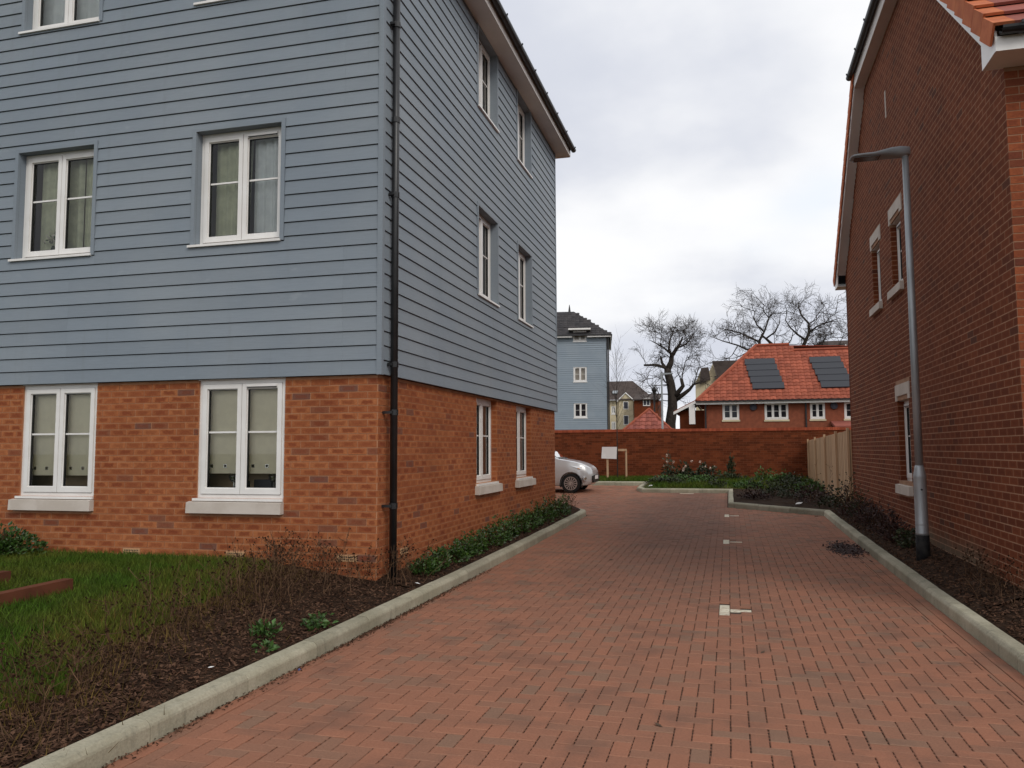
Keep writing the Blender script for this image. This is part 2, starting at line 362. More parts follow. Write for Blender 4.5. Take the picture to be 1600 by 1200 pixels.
# ------------------------------------------------------------------ kerbs
def kerb_run(pts, side, name='kerb'):
    """side=+1: planted side lies to the left of the walking direction"""
    par = bpy.data.objects.new(name, None); col.objects.link(par); tag(par, kind='structure')
    P = [Vector((p[0], p[1], 0)) for p in pts]; segs = []
    def off(i):
        ds = []
        if i > 0: ds.append((P[i]-P[i-1]).normalized())
        if i < len(P)-1: ds.append((P[i+1]-P[i]).normalized())
        d = sum(ds, Vector((0, 0, 0))).normalized(); n = Vector((-d.y, d.x, 0))*side
        return n / max(.35, n.dot(Vector((-ds[0].y, ds[0].x, 0))*side))
    prof = [(0, -.09), (.002, .080), (.006, .092), (.022, .110), (.034, .117), (.117, .123), (.126, .115), (.126, -.09)]
    rg = random.Random(len(pts)*7+3)
    for i in range(len(P)-1):
        L = (P[i+1]-P[i]).length; n = max(1, round(L/.915)); o0, o1 = off(i), off(i+1)
        dn = (P[i+1]-P[i]).normalized(); nn = Vector((-dn.y, dn.x, 0))*side
        for k in range(n):
            mb = MB(); rnd = (rg.random(), rg.random()); rings = []
            j0, j1 = rg.uniform(-.004, .004), rg.uniform(-.004, .004); h0 = rg.uniform(-.004, .004)
            for q, jj in ((k/n, j0), ((k+1)/n, j1)):
                o = o0 if q == 0 else (o1 if q == 1 else nn)
                b = P[i].lerp(P[i+1], q); gap = .003*(1 if q == k/n else -1)
                b = b + dn*gap if 0 < q < 1 else b + dn*gap*.6
                rings.append([(b.x+o.x*(a+jj), b.y+o.y*(a+jj), rz(b.y)+c+h0) for a, c in prof])
            m = len(prof); V = rings[0]+rings[1]; Fc = [(a, a+1, m+a+1, m+a) for a in range(m-1)] + [tuple(range(m)), tuple(range(2*m-1, m-1, -1))]
            if side > 0: Fc = [tuple(reversed(f)) for f in Fc]
            mb.shared(V, Fc, rnd); mb.build('kerb_stone', MT['kerb'], par)
    return par
arc = [(KL-.75*(1-math.cos(a)), 17.55+.75*math.sin(a)) for a in (R(18), R(36), R(54), R(72), R(90))]
kerb_run([(KL, -.75), (KL, 17.55)]+arc+[(-7.5, 18.3)], 1, 'kerb_left')
kerb_run([(KR, -.8), (KR, 18.38), (-.05, 20.04), (-.05, 24.28), (-2.5, 24.28), (-2.72, 24.85), (-2.72, 26.98), (-12, 26.98)], -1, 'kerb_right')

# ------------------------------------------------------------------ pavers
MARKS = [(-.13, 7.95), (-.13, 13.45), (-.13, 17.85)]
mark_cells = []
for mx, my in MARKS: mark_cells += [(mx, mx+.1, my, my+.5), (mx+.1, mx+.3, my+.2, my+.3)]
def paver_geo(mb, x0, x1, y0, y1, dz, tilt, rnd, cham, gx_=.003, gy_=.0016, flat=False):
    x0 += gx_; x1 -= gx_; y0 += gy_; y1 -= gy_; c = .0035; f = (lambda y: 0.) if flat else rz
    def z(x, y, o): return f(y)+dz+o+tilt[0]*(x-(x0+x1)/2)+tilt[1]*(y-(y0+y1)/2)
    lo = [(x, y, f(y)-.02) for x, y in ((x0, y0), (x1, y0), (x1, y1), (x0, y1))]
    if not cham:
        hi = [(x, y, z(x, y, 0)) for x, y in ((x0, y0), (x1, y0), (x1, y1), (x0, y1))]
        mb.hexa(lo+hi, (rnd[0], rnd[1]*.8), 'b'); return
    mid = [(x, y, z(x, y, -.003)) for x, y in ((x0, y0), (x1, y0), (x1, y1), (x0, y1))]
    top = [(x, y, z(x, y, 0)) for x, y in ((x0+c, y0+c), (x1-c, y0+c), (x1-c, y1-c), (x0+c, y1-c))]
    rnd = (rnd[0], rnd[1]*.8); b_ = len(mb.v); mb.shared(lo+mid+top, [(0, 1, 5, 4), (1, 2, 6, 5), (2, 3, 7, 6), (3, 0, 4, 7), (5, 6, 10, 9), (7, 4, 8, 11), (8, 9, 10, 11)], rnd)
    for q in ((4, 5, 9, 8), (6, 7, 11, 10)): mb.f.append(tuple(b_+i for i in q)); mb.uv.append([(.5, .5)]*4); mb.rn.append((rnd[0], .97)); mb.mi.append(0)
rg = random.Random(11); cells = []
def right_lim(y): return 1.7 if y < 18.3 else (1.85-(y-18.38)*(1.95/1.66) if y < 20.04 else -.07)
def clip_mark(x0, x1, y0, y1):
    for a, b, c, d in mark_cells:
        if y0 < d-.01 and y1 > c+.01 and x0 < b-.01 and x1 > a+.01:
            out = []
            if x0 < a-.02: out.append((x0, a))
            if x1 > b+.02: out.append((b, x1))
            return out
    return [(x0, x1)]
def xlim(y):
    xl = KL+.1 if y < 17.5 else -9.0
    if 17.5 < y < 18.35: xl = KL-.75*(1-math.cos(math.asin(min(1, (y-17.5)/.75))))+.02
    xr_ = right_lim(y)
    if y > 24.25: xr_ = -2.52
    if y > 24.9: xr_ = -2.74
    return xl, xr_
for j in range(-8, 269):                  # 90 degree herringbone on a 100 mm grid
    y = round(j*.1-.05, 4)
    for i in range(-92, 20):
        q = (i-j) % 4; x = round(i*.1-.03, 4)
        if q == 0: r_ = (x, x+.2, y, y+.1)
        elif q == 3: r_ = (x, x+.1, y, y+.2)
        else: continue
        xl, xr_ = xlim((r_[2]+r_[3])/2); a, b = max(r_[0], xl), min(r_[1], xr_)
        if b-a < .03: continue
        for c0, c1 in clip_mark(a, b, r_[2], r_[3]):
            if c1-c0 > .02: cells.append((c0, c1, r_[2], r_[3]))
y = -.75
while y < 18.2:
    if y < 17.4: cells.append((KL, KL+.1, y, y+.2))
    cells.append((1.7, 1.8, y-.07, y+.13)); cells.append((1.8, 1.9, y, y+.2)); y = round(y+.2, 4)
def inview(c):
    x, y_ = (c[0]+c[1])/2, (c[2]+c[3])/2
    return -1.06*y_ < x < .312*y_ and y_ - .245*x > 4.06
full = sorted([c for c in cells if abs((c[1]-c[0])*(c[3]-c[2])-.02) < .0001 and inview(c)], key=lambda c: c[2]-.245*c[0])[:300]
fs = set(full)
var = {0: [], 1: []}
for q in range(44):
    mb = MB(); o = q % 2; hx_, hy_ = (.1, .05) if o == 0 else (.05, .1); r0 = rg.random()
    paver_geo(mb, -hx_, hx_, -hy_, hy_, rg.uniform(-.0018, .0018), (rg.uniform(-.012, .012), rg.uniform(-.012, .012)), (r0, rg.random()), True, rg.uniform(.0026, .0042), .0008, True)
    ob = mb.build('paver', MT['paver']); var[o].append(ob.data); bpy.data.objects.remove(ob)
for c in full:
    inst('paver', rg.choice(var[0 if c[1]-c[0] > .15 else 1]), ((c[0]+c[1])/2+rg.uniform(-.0012, .0012), (c[2]+c[3])/2, 0), road)
mb = MB()
for c in cells:
    if c in fs: continue
    lng = c[3]-c[2] > .15
    paver_geo(mb, c[0], c[1], c[2], c[3], rg.uniform(-.0018, .0018), (rg.uniform(-.011, .011), rg.uniform(-.014, .014)), (rg.random(), rg.random()), c[2] < 13 and -1.2*c[2]-1 < c[0] < .36*c[2]+.5, rg.uniform(.0024, .0040) if c[2] < 13 else rg.uniform(.0012, .0024), .0008)
tag(mb.build('paver_field', MT['paver'], road), kind='stuff')
mb = MB()                                 # grit packed round the spacer nibs: leaves short open slots in the joints along the lane
for i in range(-29, 18):
    x = i*.1-.03
    for j in range(28, 135):
        y = j*.1-.05
        if not (-1.1*y-.3 < x < .33*y+.3): continue
        for a, b in ((-.010, .014), (.043, .057)):
            a += rg.uniform(-.004, .004); b += rg.uniform(-.004, .006); z = -.0026
            mb.face([(x-.0055, y+a, rz(y+a)+z), (x+.0055, y+a, rz(y+a)+z), (x+.0055, y+b, rz(y+b)+z), (x-.0055, y+b, rz(y+b)+z)], (rg.random(), .5))
tag(mb.build('joint_grit', M('joint_grit', (.20, .098, .064), (.155, .078, .052), 30, .95, rv=.25), road), kind='stuff')
MLAB = ['white painted paver parking mark nearest the camera', 'white paver parking mark, second along the red road', 'small white paver parking mark beyond the lamp post, third along']
for (mx, my), lb in zip(MARKS, MLAB):
    t = thing('parking_mark', lb, 'road marking', (mx+.1, my+.25, rz(my)), 'white parking bay marks')
    for q in range(5):
        mb = MB(); paver_geo(mb, mx, mx+.1, my+q*.1, my+q*.1+.1, .001, (0, 0), (rg.random(), .5), True); mb.build('paver', MT['paint_w'], t)
    mb = MB(); paver_geo(mb, mx+.1, mx+.3, my+.2, my+.3, .001, (0, 0), (.5, .5), True); mb.build('paver', MT['paint_w'], t)
t = thing('parking_mark', 'faint white mark on the pavers below the far kerb corner', 'road marking', (-1.25, 24.05, rz(24.05)), 'white parking bay marks')
mb = MB(); paver_geo(mb, -1.4, -1.2, 23.95, 24.05, .004, (0, 0), (.5, .5), False); paver_geo(mb, -1.2, -1.0, 23.95, 24.05, .004, (0, 0), (.5, .5), False); mb.build('paver', MT['paint_w'], t)

# ------------------------------------------------------------------ walls of brick
def panel(mb, F, a0, a1, c0, c1, holes, b=0., rnd=(.5, .5)):
    xs = sorted({a0, a1} | {min(max(h[i], a0), a1) for h in holes for i in (0, 1)}); zs = sorted({c0, c1} | {min(max(h[i], c0), c1) for h in holes for i in (2, 3)})
    for x0, x1 in zip(xs, xs[1:]):
        for z0, z1 in zip(zs, zs[1:]):
            mx, mz = (x0+x1)/2, (z0+z1)/2
            if any(h[0] < mx < h[1] and h[2] < mz < h[3] for h in holes): continue
            mb.face([F(x0, b, z0), F(x1, b, z0), F(x1, b, z1), F(x0, b, z1)], rnd)
def brick_rects(a0, a1, c0, c1, holes, bl=.225, ch=.075, j=.010, phase=0., top=None):
    out = []; n = int((c1-c0)/ch+.001)
    for r_ in range(n):
        z0 = c0+r_*ch+j/2; z1 = z0+ch-j; a = a0 - bl + (bl/2 if r_ % 2 else 0) + phase
        while a < a1:
            x0, x1 = max(a+j/2, a0), min(a+bl-j/2, a1); a += bl
            if x1-x0 < .02: continue
            if top is not None and (z1 > top((x0+x1)/2)): continue
            segs = [(x0, x1)]
            for h in holes:
                if z1 > h[2]+.005 and z0 < h[3]-.005:
                    ns = []
                    for s0, s1 in segs:
                        if s1 <= h[0] or s0 >= h[1]: ns.append((s0, s1)); continue
                        if h[0]-s0 > .02: ns.append((s0, h[0]))
                        if s1-h[1] > .02: ns.append((h[1], s1))
                    segs = ns
            out += [(s0, s1, z0, z1) for s0, s1 in segs]
    return out
def brick_variants(u, n, mat, num, w=.215, h=.065, d=.004, seed=1):
    F = frame((0, 0, 0), u, n); rg = random.Random(seed); out = []
    for q in range(num):
        mb = MB(); mb.lbox(F, -w/2, w/2, 0, d*rg.uniform(.7, 1.3), -h/2, h/2, (rg.random(), rg.random()), 'k')
        ob = mb.build('brick', mat); out.append(ob.data); bpy.data.objects.remove(ob)
    return out
def lay_bricks(parent, F, u, n, rects, mat, budget, key, seed, d=.004):
    rg = random.Random(seed); fullr = [r_ for r_ in rects if abs(r_[1]-r_[0]-.215) < .001]
    pick = set(sorted(fullr, key=key)[:budget]); vv = brick_variants(u, n, mat, 40, d=d, seed=seed) if budget else []
    mb = MB()
    for r_ in rects:
        if r_ in pick: inst('brick', rg.choice(vv), F((r_[0]+r_[1])/2, 0, (r_[2]+r_[3])/2), parent)
        else: mb.lbox(F, r_[0], r_[1], 0, d*rg.uniform(.7, 1.3), r_[2], r_[3], (rg.random(), rg.random()), 'k')
    if mb.f: tag(mb.build('brickwork', mat, parent), kind='stuff')

# ------------------------------------------------------------------ windows
def ring(mb, F, a0, a1, c0, c1, wd, b0, b1, bot=None):
    bw = bot or wd
    mb.lbox(F, a0, a0+wd, b0, b1, c0, c1); mb.lbox(F, a1-wd, a1, b0, b1, c0, c1)
    mb.lbox(F, a0+wd, a1-wd, b0, b1-.001, c0, c0+bw); mb.lbox(F, a0+wd, a1-wd, b0, b1-.001, c1-wd, c1)
def window(parent, F, a0, a1, c0, c1, rec, lights=2, vent=None, sill=None, bars=True, detail=True, glass='glass', bar_at=.44, name='window'):
    """white casement in the opening a0..a1 / c0..c1, its outer face rec behind the wall face"""
    mb = MB(); fw_ = .042 if detail else .06
    ring(mb, F, a0, a1, c0, c1, fw_, -rec-.07, -rec)
    w_ = (a1-a0-2*fw_)/lights
    for i in range(1, lights): x = a0+fw_+w_*i; mb.lbox(F, x-.012, x+.012, -rec-.07, -rec-.012, c0+fw_, c1-fw_)
    wn = mb.build(name, MT['upvc'], parent)
    for i in range(lights):
        x0, x1 = a0+fw_+w_*i+.004, a0+fw_+w_*(i+1)-.004; z0, z1 = c0+fw_+.004, c1-fw_-.004; sw = .052
        mb = MB(); ring(mb, F, x0, x1, z0, z1, sw, -rec-.06, -rec+.014, .06); ring(mb, F, x0+sw-.004, x1-sw+.004, z0+.056, z1-sw+.004, .014, -rec-.05, -rec-.006)
        mb.build('sash', MT['upvc'], wn)
        if detail:
            mb = MB(); ring(mb, F, x0+sw+.009, x1-sw-.009, z0+.069, z1-sw-.009, .006, -rec-.045, -rec-.010); mb.build('gasket', MT['seal'], wn)
        mb = MB(); mb.face([F(x0+.03, -rec-.024, z0+.03), F(x1-.03, -rec-.024, z0+.03), F(x1-.03, -rec-.024, z1-.03), F(x0+.03, -rec-.024, z1-.03)]); mb.build('pane', MT[glass], wn)
        if bars:
            zb = z0+(z1-z0)*(1-bar_at); mb = MB(); mb.lbox(F, x0+sw-.002, x1-sw+.002, -rec-.036, -rec-.016, zb-.010, zb+.010); mb.build('glazing_bar', MT['upvc'], wn)
        if vent == i:
            mb = MB(); mb.lbox(F, x0+.06, x1-.06, -rec+.0145, -rec+.026, z1-.036, z1-.012); v_ = mb.build('trickle_vent', MT['upvc'], wn)
            mb = MB(); mb.lbox(F, x0+.065, x1-.065, -rec+.0145, -rec+.0255, z1-.046, z1-.0365); mb.build('vent_slot', MT['seal'], wn)
    if sill:
        o0, o1, pr, th = sill; mb = MB(); mb.lbox(F, a0-o0, a1+o1, -rec-.05, pr, c0-th, c0-.002); mb.build('sill', MT['upvc'], wn)
    return wn
def reveal(mb, F, h, depth):
    a0, a1, c0, c1 = h
    for q in (((a0, 0, c0), (a0, 0, c1), (a0, -depth, c1), (a0, -depth, c0)), ((a1, 0, c0), (a1, -depth, c0), (a1, -depth, c1), (a1, 0, c1)),
              ((a0, 0, c1), (a1, 0, c1), (a1, -depth, c1), (a0, -depth, c1)), ((a0, 0, c0), (a0, -depth, c0), (a1, -depth, c0), (a1, 0, c0))):
        mb.face([F(*p) for p in q])

# ================================================================== the flats on the left
BX, BY, BYE, BXW = -3.6, 8.0, 17.1, -13.2
SZ = 2.35; EZ = 8.03
flat = thing('apartment_building', 'grey-blue weatherboarded block of flats on an orange brick ground floor', 'building', (BX, BY, 0))
FF = frame((0, BY, 0), (1, 0, 0), (0, -1, 0))          # a = world X
FS = frame((BX, 0, 0), (0, 1, 0), (1, 0, 0))           # a = world Y
gf = [(-8.25, -7.18, 1.02, 2.34), (-5.795, -4.705, 1.02, 2.34)]
gs = [(11.5, 12.61, 1.04, 2.33), (13.83, 14.95, 1.04, 2.33)]
mb = MB(); panel(mb, FF, BXW, BX, -.1, SZ+.05, gf); [reveal(mb, FF, h, .1) for h in gf]; front = mb.build('front_wall', MT['mortar_o'], flat)
mb = MB(); panel(mb, FS, BY, BYE, -.1, SZ+.05, gs); [reveal(mb, FS, h, .12) for h in gs]; side = mb.build('side_wall', MT['mortar_o'], flat)
mb = MB(); rg = random.Random(23)
for h in gs:
    Fj = frame((0, h[1], 0), (1, 0, 0), (0, -1, 0))
    for a0, a1, c0, c1 in brick_rects(BX-.1, BX+.002, -.003, SZ, []):
        if c0 > h[2] and c1 < h[3]: mb.lbox(Fj, a0, a1, 0, .003, c0, c1, (rg.random(), rg.random()), 'k')
tag(mb.build('jamb_bricks', MT['brick_o'], side), kind='stuff')
sillF = [(h[0]-.09, h[1]+.005, .855, .975) for h in gf]; sillS = [(h[0]-.08, h[1]+.08, .885, 1.0) for h in gs]
ventsF = [(-6.745, -6.52, .372, .437), (-5.397, -5.172, .372, .437), (-4.05, -3.825, .372, .437)]; ventsS = [(8.62, 8.845, .372, .437)]
cut = lambda L, e=0.: [(a-e, b+e, c, d) for a, b, c, d in L]
lay_bricks(front, FF, (1, 0, 0), (0, -1, 0), brick_rects(BXW, BX-.0, -.003, SZ, gf+sillF+cut(ventsF, .005), phase=.03), MT['brick_o'], 230, lambda r_: (abs((r_[0]+r_[1])/2+5.2)*.6 + abs(r_[2]-1.2)*.3 + (9 if r_[0] < -8.6 or r_[2] < .3 else 0)), 21)
lay_bricks(side, FS, (0, 1, 0), (1, 0, 0), brick_rects(BY+.0, BYE, -.003, SZ, gs+sillS+cut(ventsS, .005), phase=.11), MT['brick_o'], 70, lambda r_: (r_[0] + (9 if r_[2] < .3 else 0)), 22)
for L, F in ((ventsF, FF), (ventsS, FS)):
    for a0, a1, c0, c1 in L:
        mb = MB(); mb.lbox(F, a0, a1, 0, .009, c0, c1, skip='k')
        for r_ in range(2):
            for q in range(9): x = a0+.018+q*.0215; mb.lbox(F, x, x+.012, .009, .0095, c0+.011+r_*.026, c0+.027+r_*.026, mi=1, skip='k')
        mb.build('air_brick', [MT['airbrick'], MT['seal']], flat)
for L, F in ((sillF, FF), (sillS, FS)):
    for a0, a1, c0, c1 in L:
        mb = MB(); P = [F(a0, .075, c0), F(a1, .075, c0), F(a1, -.08, c0), F(a0, -.08, c0), F(a0, .068, c1), F(a1, .068, c1), F(a1, -.08, c1+.02), F(a0, -.08, c1+.02)]
        mb.hexa(P); so = mb.build('stone_sill', MT['stone'], flat)
        bv = so.modifiers.new('bevel', 'BEVEL'); bv.width = .008; bv.segments = 2
for i, h in enumerate(gf): window(flat, FF, *h, .018, 2, vent=1 if i else None, sill=(.04, -.002, .03, .03))
for h in gs: window(flat, FS, *h, .10, 2, sill=(-.002, -.002, .03, .03))
mb = MB()
for h in gf: mb.lbox(FF, h[0]-.005, h[1]+.005, .001, .012, h[3], SZ+.03)
mb.build('lintel_strip', MT['upvc_d'], flat)
# weatherboards
PR = .06                                                 # how far the boards stand proud of the brick
FFb = frame((0, BY-PR, 0), (1, 0, 0), (0, -1, 0)); FSb = frame((BX+PR, 0, 0), (0, 1, 0), (1, 0, 0))
up = [(-8.42, -7.30), (-5.88, -4.775)]; us = [(11.43, 12.48), (13.81, 14.83)]
hF = [(a, b, 3.90, 5.235) for a, b in up] + [(a, b, 6.80, 8.02) for a, b in up]
hS = [(a, b, 3.86, 5.20) for a, b in us] + [(a, b, 6.76, 8.02) for a, b in us]
mb = MB(); panel(mb, FFb, BXW, BX+PR, SZ+.01, EZ, hF, -.034)
fcl = mb.build('front_cladding_back', MT['gap'], flat)
mb = MB(); panel(mb, FSb, BY-PR, BYE+.04, SZ+.01, EZ, hS, -.034)
scl = mb.build('side_cladding_back', MT['gap'], flat)
mb = MB(); mb.box(BXW, BX+PR-.03, BY-PR+.03, BY+.0, SZ-.0, SZ+.008); mb.box(BX, BX+PR-.03, BY, BYE+.01, SZ, SZ+.008); mb.build('drip_strip', MT['gap'], flat)
EXPO = .157
def boards(F, a0, a1, holes, par, seed, joint):
    rg = random.Random(seed); n = int((EZ-SZ)/EXPO)+1
    for r_ in range(n):
        z0 = SZ+r_*EXPO+.0035; z1 = min(z0+EXPO-.009, EZ+.02)
        segs = [(a0, a1, z0, z1)]
        for h in holes:
            lo, hi, zl, zh = h[0]-.05, h[1]+.05, h[2]-.030, h[3]+.047
            ns = []
            for s0, s1, q0, q1 in segs:
                if s1 <= lo or s0 >= hi or q1 <= zl or q0 >= zh: ns.append((s0, s1, q0, q1)); continue
                if lo-s0 > .02: ns.append((s0, lo, q0, q1))
                if s1-hi > .02: ns.append((hi, s1, q0, q1))
                if zl-q0 > .01: ns.append((max(s0, lo), min(s1, hi), q0, zl))
                if q1-zh > .01: ns.append((max(s0, lo), min(s1, hi), zh, q1))
            segs = ns
        out = []
        for s0, s1, q0, q1 in segs:
            if s1-s0 > 3.7:
                q = s0 + (joint if r_ % 2 else joint*.45+1.1)
                while q < s1-.3:
                    if q > s0+.3: out.append((s0, q-.0005, q0, q1)); s0 = q+.0005
                    q += 3.6
            out.append((s0, s1, q0, q1))
        dep = lambda z: -.014*(z-z0)/EXPO
        for s0, s1, q0, q1 in out:
            mb = MB(); rn = (rg.random(), rg.random()); d0, d1 = dep(q0), dep(q1)
            mb.hexa([F(s0, d0, q0), F(s1, d0, q0), F(s1, -.03, q0), F(s0, -.03, q0), F(s0, d1, q1), F(s1, d1, q1), F(s1, -.03, q1), F(s0, -.03, q1)], rn)
            mb.build('board', MT['siding'], par)
boards(FFb, BXW, BX+PR-.055, hF, fcl, 31, 2.0); boards(FSb, BY-PR+.055, BYE-.01, hS, scl, 32, 1.4)
# trims: corners and window surrounds
def bars_obj(name, mat, L, par=flat):
    mb = MB()
    for a in L: mb.box(*a)
    return mb.build(name, mat, par)
bars_obj('corner_trim', MT['siding'], [(BX+PR-.055, BX+PR+.004, BY-PR-.004, BY-PR+.055, SZ-.004, EZ)])
bars_obj('corner_trim', MT['siding'], [(BX+PR-.05, BX+PR+.004, BYE-.01, BYE+.045, SZ-.004, EZ)])
for F, H, wd in ((FFb, hF, .1), (FSb, hS, .1)):
    for a0, a1, c0, c1 in H:
        mb = MB(); e = .048
        mb.lbox(F, a0-e, a0, -.03, .006, c0-.02, c1+.045); mb.lbox(F, a1, a1+e, -.03, .006, c0-.02, c1+.045); mb.lbox(F, a0, a1, -.03, .005, c1, c1+.045)
        mb.lbox(F, a0-.014, a0-.001, -.2, -.0305, c0-.03, c1+.013); mb.lbox(F, a1+.001, a1+.014, -.2, -.0305, c0-.03, c1+.013); mb.lbox(F, a0-.0005, a1+.0005, -.2, -.0305, c1+.001, c1+.013); mb.lbox(F, a0-.0005, a1+.0005, -.2, -.0305, c0-.045, c0-.03)
        mb.build('window_surround', MT['siding'], flat)
for i, h in enumerate(hF): window(flat, FFb, *h, .115, 2, vent=1 if i == 1 else None, sill=(.075, .01, .022, .028))
for i, h in enumerate(hS): window(flat, FSb, *h, .125, 2, sill=(.02, .05, .022, .028), vent=0)
# shell of the flats: back walls, floors, inner walls, roof
mb = MB(); mb.box(BXW-.2, BXW, BY, BYE, -.1, EZ); mb.box(BXW, BX-.3, BYE-.06, BYE, -.1, EZ)
mb.build('rear_wall', MT['mortar_o'], flat)
mb = MB()
for z in (.42, 3.1, 5.95): mb.box(BXW, BX-.25, BY+.25, BYE-.1, z-.22, z)
mb.build('floor_slab', MT['carpet'], flat)
mb = MB(); mb.box(BXW, BX-.3, BY+3.2, BY+3.3, .43, EZ); mb.box(-6.9, -6.8, BY+.25, BY+3.2, .43, EZ); mb.box(BX-3.1, BX-3., BY+3.35, BYE-.1, .43, EZ); mb.box(BX-3, BX-.25, 13.1, 13.2, .43, EZ)
mb.build('partition', MT['plaster'], flat)
OV = .27
bars_obj('soffit', MT['upvc_d'], [(BX+PR-.02, BX+PR+OV, BY-PR-OV, BYE+.06+.25, EZ, EZ+.015), (BXW, BX+PR-.02, BY-PR-OV, BY-PR+.02, EZ, EZ+.015), (BXW, BX+PR-.02, BYE+.03, BYE+.31, EZ, EZ+.015)])
bars_obj('fascia', MT['upvc_d'], [(BX+PR+OV, BX+PR+OV+.02, BY-PR-OV-.02, BYE+.31, EZ-.006, EZ+.17), (BXW, BX+PR+OV, BY-PR-OV-.02, BY-PR-OV, EZ-.006, EZ+.17), (BXW, BX+PR+OV, BYE+.31, BYE+.33, EZ-.006, EZ+.17)])
def gutter(name, p0, p1, out, par, r_=.058):
    p0, p1, out = Vector(p0), Vector(p1), Vector(out); V = []; Fc = []; n = 8; L = (p1-p0); mb = MB()
    prof = [(math.cos(math.pi+math.pi*k/n)*r_, math.sin(math.pi+math.pi*k/n)*r_) for k in range(n+1)]
    prof2 = [(a*.9, b*.9) for a, b in reversed(prof)]; pr = prof+prof2; m = len(pr)
    for p in (p0, p1): V += [p+out*(a+r_)+Vector((0, 0, b)) for a, b in pr]
    Fc = [(i, (i+1) % m, m+(i+1) % m, m+i) for i in range(m)]+[tuple(range(m))[::-1], tuple(range(m, 2*m))]
    mb.shared(V, Fc)
    d = L.normalized(); q = 0.
    go = mb.build(name, MT['pipe'], par); k = max(1, int(L.length/.95))
    for i in range(k+1):
        c = p0+L*((i+.15)/(k+.3)); b = MB()
        pts = [c+out*(a*1.12+r_)+Vector((0, 0, b_*1.12)) for a, b_ in prof]
        for u_, v_ in zip(pts, pts[1:]): b.face([u_-d*.02, v_-d*.02, v_+d*.02, u_+d*.02])
        e0, e1 = pts[0], pts[-1]; b.tube([e1+Vector((0, 0, -.005)), e1+Vector((0, 0, .022))], .011, 5); b.build('bracket', MT['pipe'], go)
    return go
gutter('gutter', (BX+PR+OV+.025, BY-PR-OV-.05, EZ+.165), (BX+PR+OV+.025, BYE+.37, EZ+.165), (1, 0, 0), flat)
mb = MB()
x0, x1, y0, y1 = BXW-.3, BX+PR+OV+.07, BY-PR-OV-.07, BYE+.38; zc = EZ+.19; ym = (y0+y1)/2; rs = (ym-y0); zt = zc+rs*.62
mb.face([(x0, y0, zc), (x1, y0, zc), (x1-rs, ym, zt), (x0, ym, zt)]); mb.face([(x1, y0, zc), (x1, y1, zc), (x1-rs, ym, zt)]); mb.face([(x1, y1, zc), (x0, y1, zc), (x0, ym, zt), (x1-rs, ym, zt)]); mb.face([(x0, y1, zc), (x0, y0, zc), (x0, ym, zt)])
roof = mb.build('roof', MT['rooft'], flat)
rg = random.Random(3)
mb = MB(); q = y0                                        # eaves course of tiles, seen edge-on above the gutter
while q < y1-.05:
    mb.hexa([(x1-.5, q, zc+.30), (x1+.015, q, zc-.012), (x1+.015, q+.29, zc-.012), (x1-.5, q+.29, zc+.30), (x1-.5, q, zc+.34), (x1+.015, q, zc+.025), (x1+.015, q+.29, zc+.025), (x1-.5, q+.29, zc+.34)], (rg.random(), .5)); q += .3
tag(mb.build('eaves_tiles', MT['rooft'], roof), kind='stuff')
# downpipe
px_, py_ = BX+PR+.05, 8.17
mb = MB(); zj = [(.24, .034), (2.0, .034), (2.0, .040), (2.12, .040), (2.12, .034)]
mb.tube([(px_, py_, .2), (px_, py_, 8.1)], .040, 14)
dp = mb.build('downpipe', MT['pipe'], flat, smooth=True)
for z, x in ((1.95, px_), (2.47, px_), (4.35, px_), (5.2, px_), (6.3, px_), (7.4, px_), (.95, px_)):
    mb = MB(); mb.tube([(x, py_, z-.03), (x, py_, z+.03)], .047, 12)
    if z not in (5.2,): mb.box(x-(.11 if z < 2.3 else .052), x+.005, py_-.07, py_-.03, z-.014, z+.014)
    mb.build('pipe_bracket', MT['pipe'], dp)

# things behind the windows
def roller(x0, x1, zt, zb, lab):
    t = thing('roller_blind', lab, 'blind', ((x0+x1)/2, BY+.115, zb), 'cream roller blinds with square eyelets'); mb = MB()
    holes = []; n = max(2, int((x1-x0)/.17))
    for i in range(n): cx = x0+(x1-x0)*(i+.5)/n; holes.append((cx-.016, cx+.016, zb+.07, zb+.10))
    F = frame((0, BY+.115, 0), (1, 0, 0), (0, -1, 0)); panel(mb, F, x0, x1, zb, zt, holes, 0); panel(mb, F, x0, x1, zb, zt, holes, -.003); mb.build('fabric', MT['blind'], t)
    for h in holes:
        mb = MB(); ring(mb, F, h[0]-.004, h[1]+.004, h[2]-.004, h[3]+.004, .006, -.002, .004); mb.build('eyelet', MT['chrome'], t)
    mb = MB(); mb.tube([(x0-.02, BY+.125, zt+.01), (x1+.02, BY+.125, zt+.01)], .022, 8); mb.build('roller', MT['upvc'], t)
roller(-8.24, -7.19, 2.31, 1.26, 'cream roller blind behind the ground floor window beside the bush')
roller(-5.78, -4.72, 2.31, 1.29, 'cream roller blind behind the ground floor window nearest the downpipe')
def drape(name, x0, x1, z0, z1, y, mat, lab, grp, seed, n=26, gather=0.):
    mb = MB(); rg = random.Random(seed); V = []; Fc = []; ph = rg.uniform(0, 6)
    for zz in range(5):
        q = zz/4
        for i in range(n+1):
            s = i/n; x = x0+(x1-x0)*s; x = x + gather*(1-q)*(s-.0)*(x1-x0)*-.35
            V.append((x, y+.028*math.sin(s*n*.95+ph+.4*math.sin(3*s))*(.5+.5*s)+.012*math.sin(9*s), z0+(z1-z0)*q))
    for a in range(4):
        for i in range(n): p = a*(n+1)+i; Fc.append((p, p+1, p+n+2, p+n+1))
    mb.shared(V, Fc); o = mb.build(name, mat, None, (x0, y, z0), True); return tag(o, lab, 'curtain', grp)
zc0, zc1 = 3.93, 5.2; yy = BY+.19
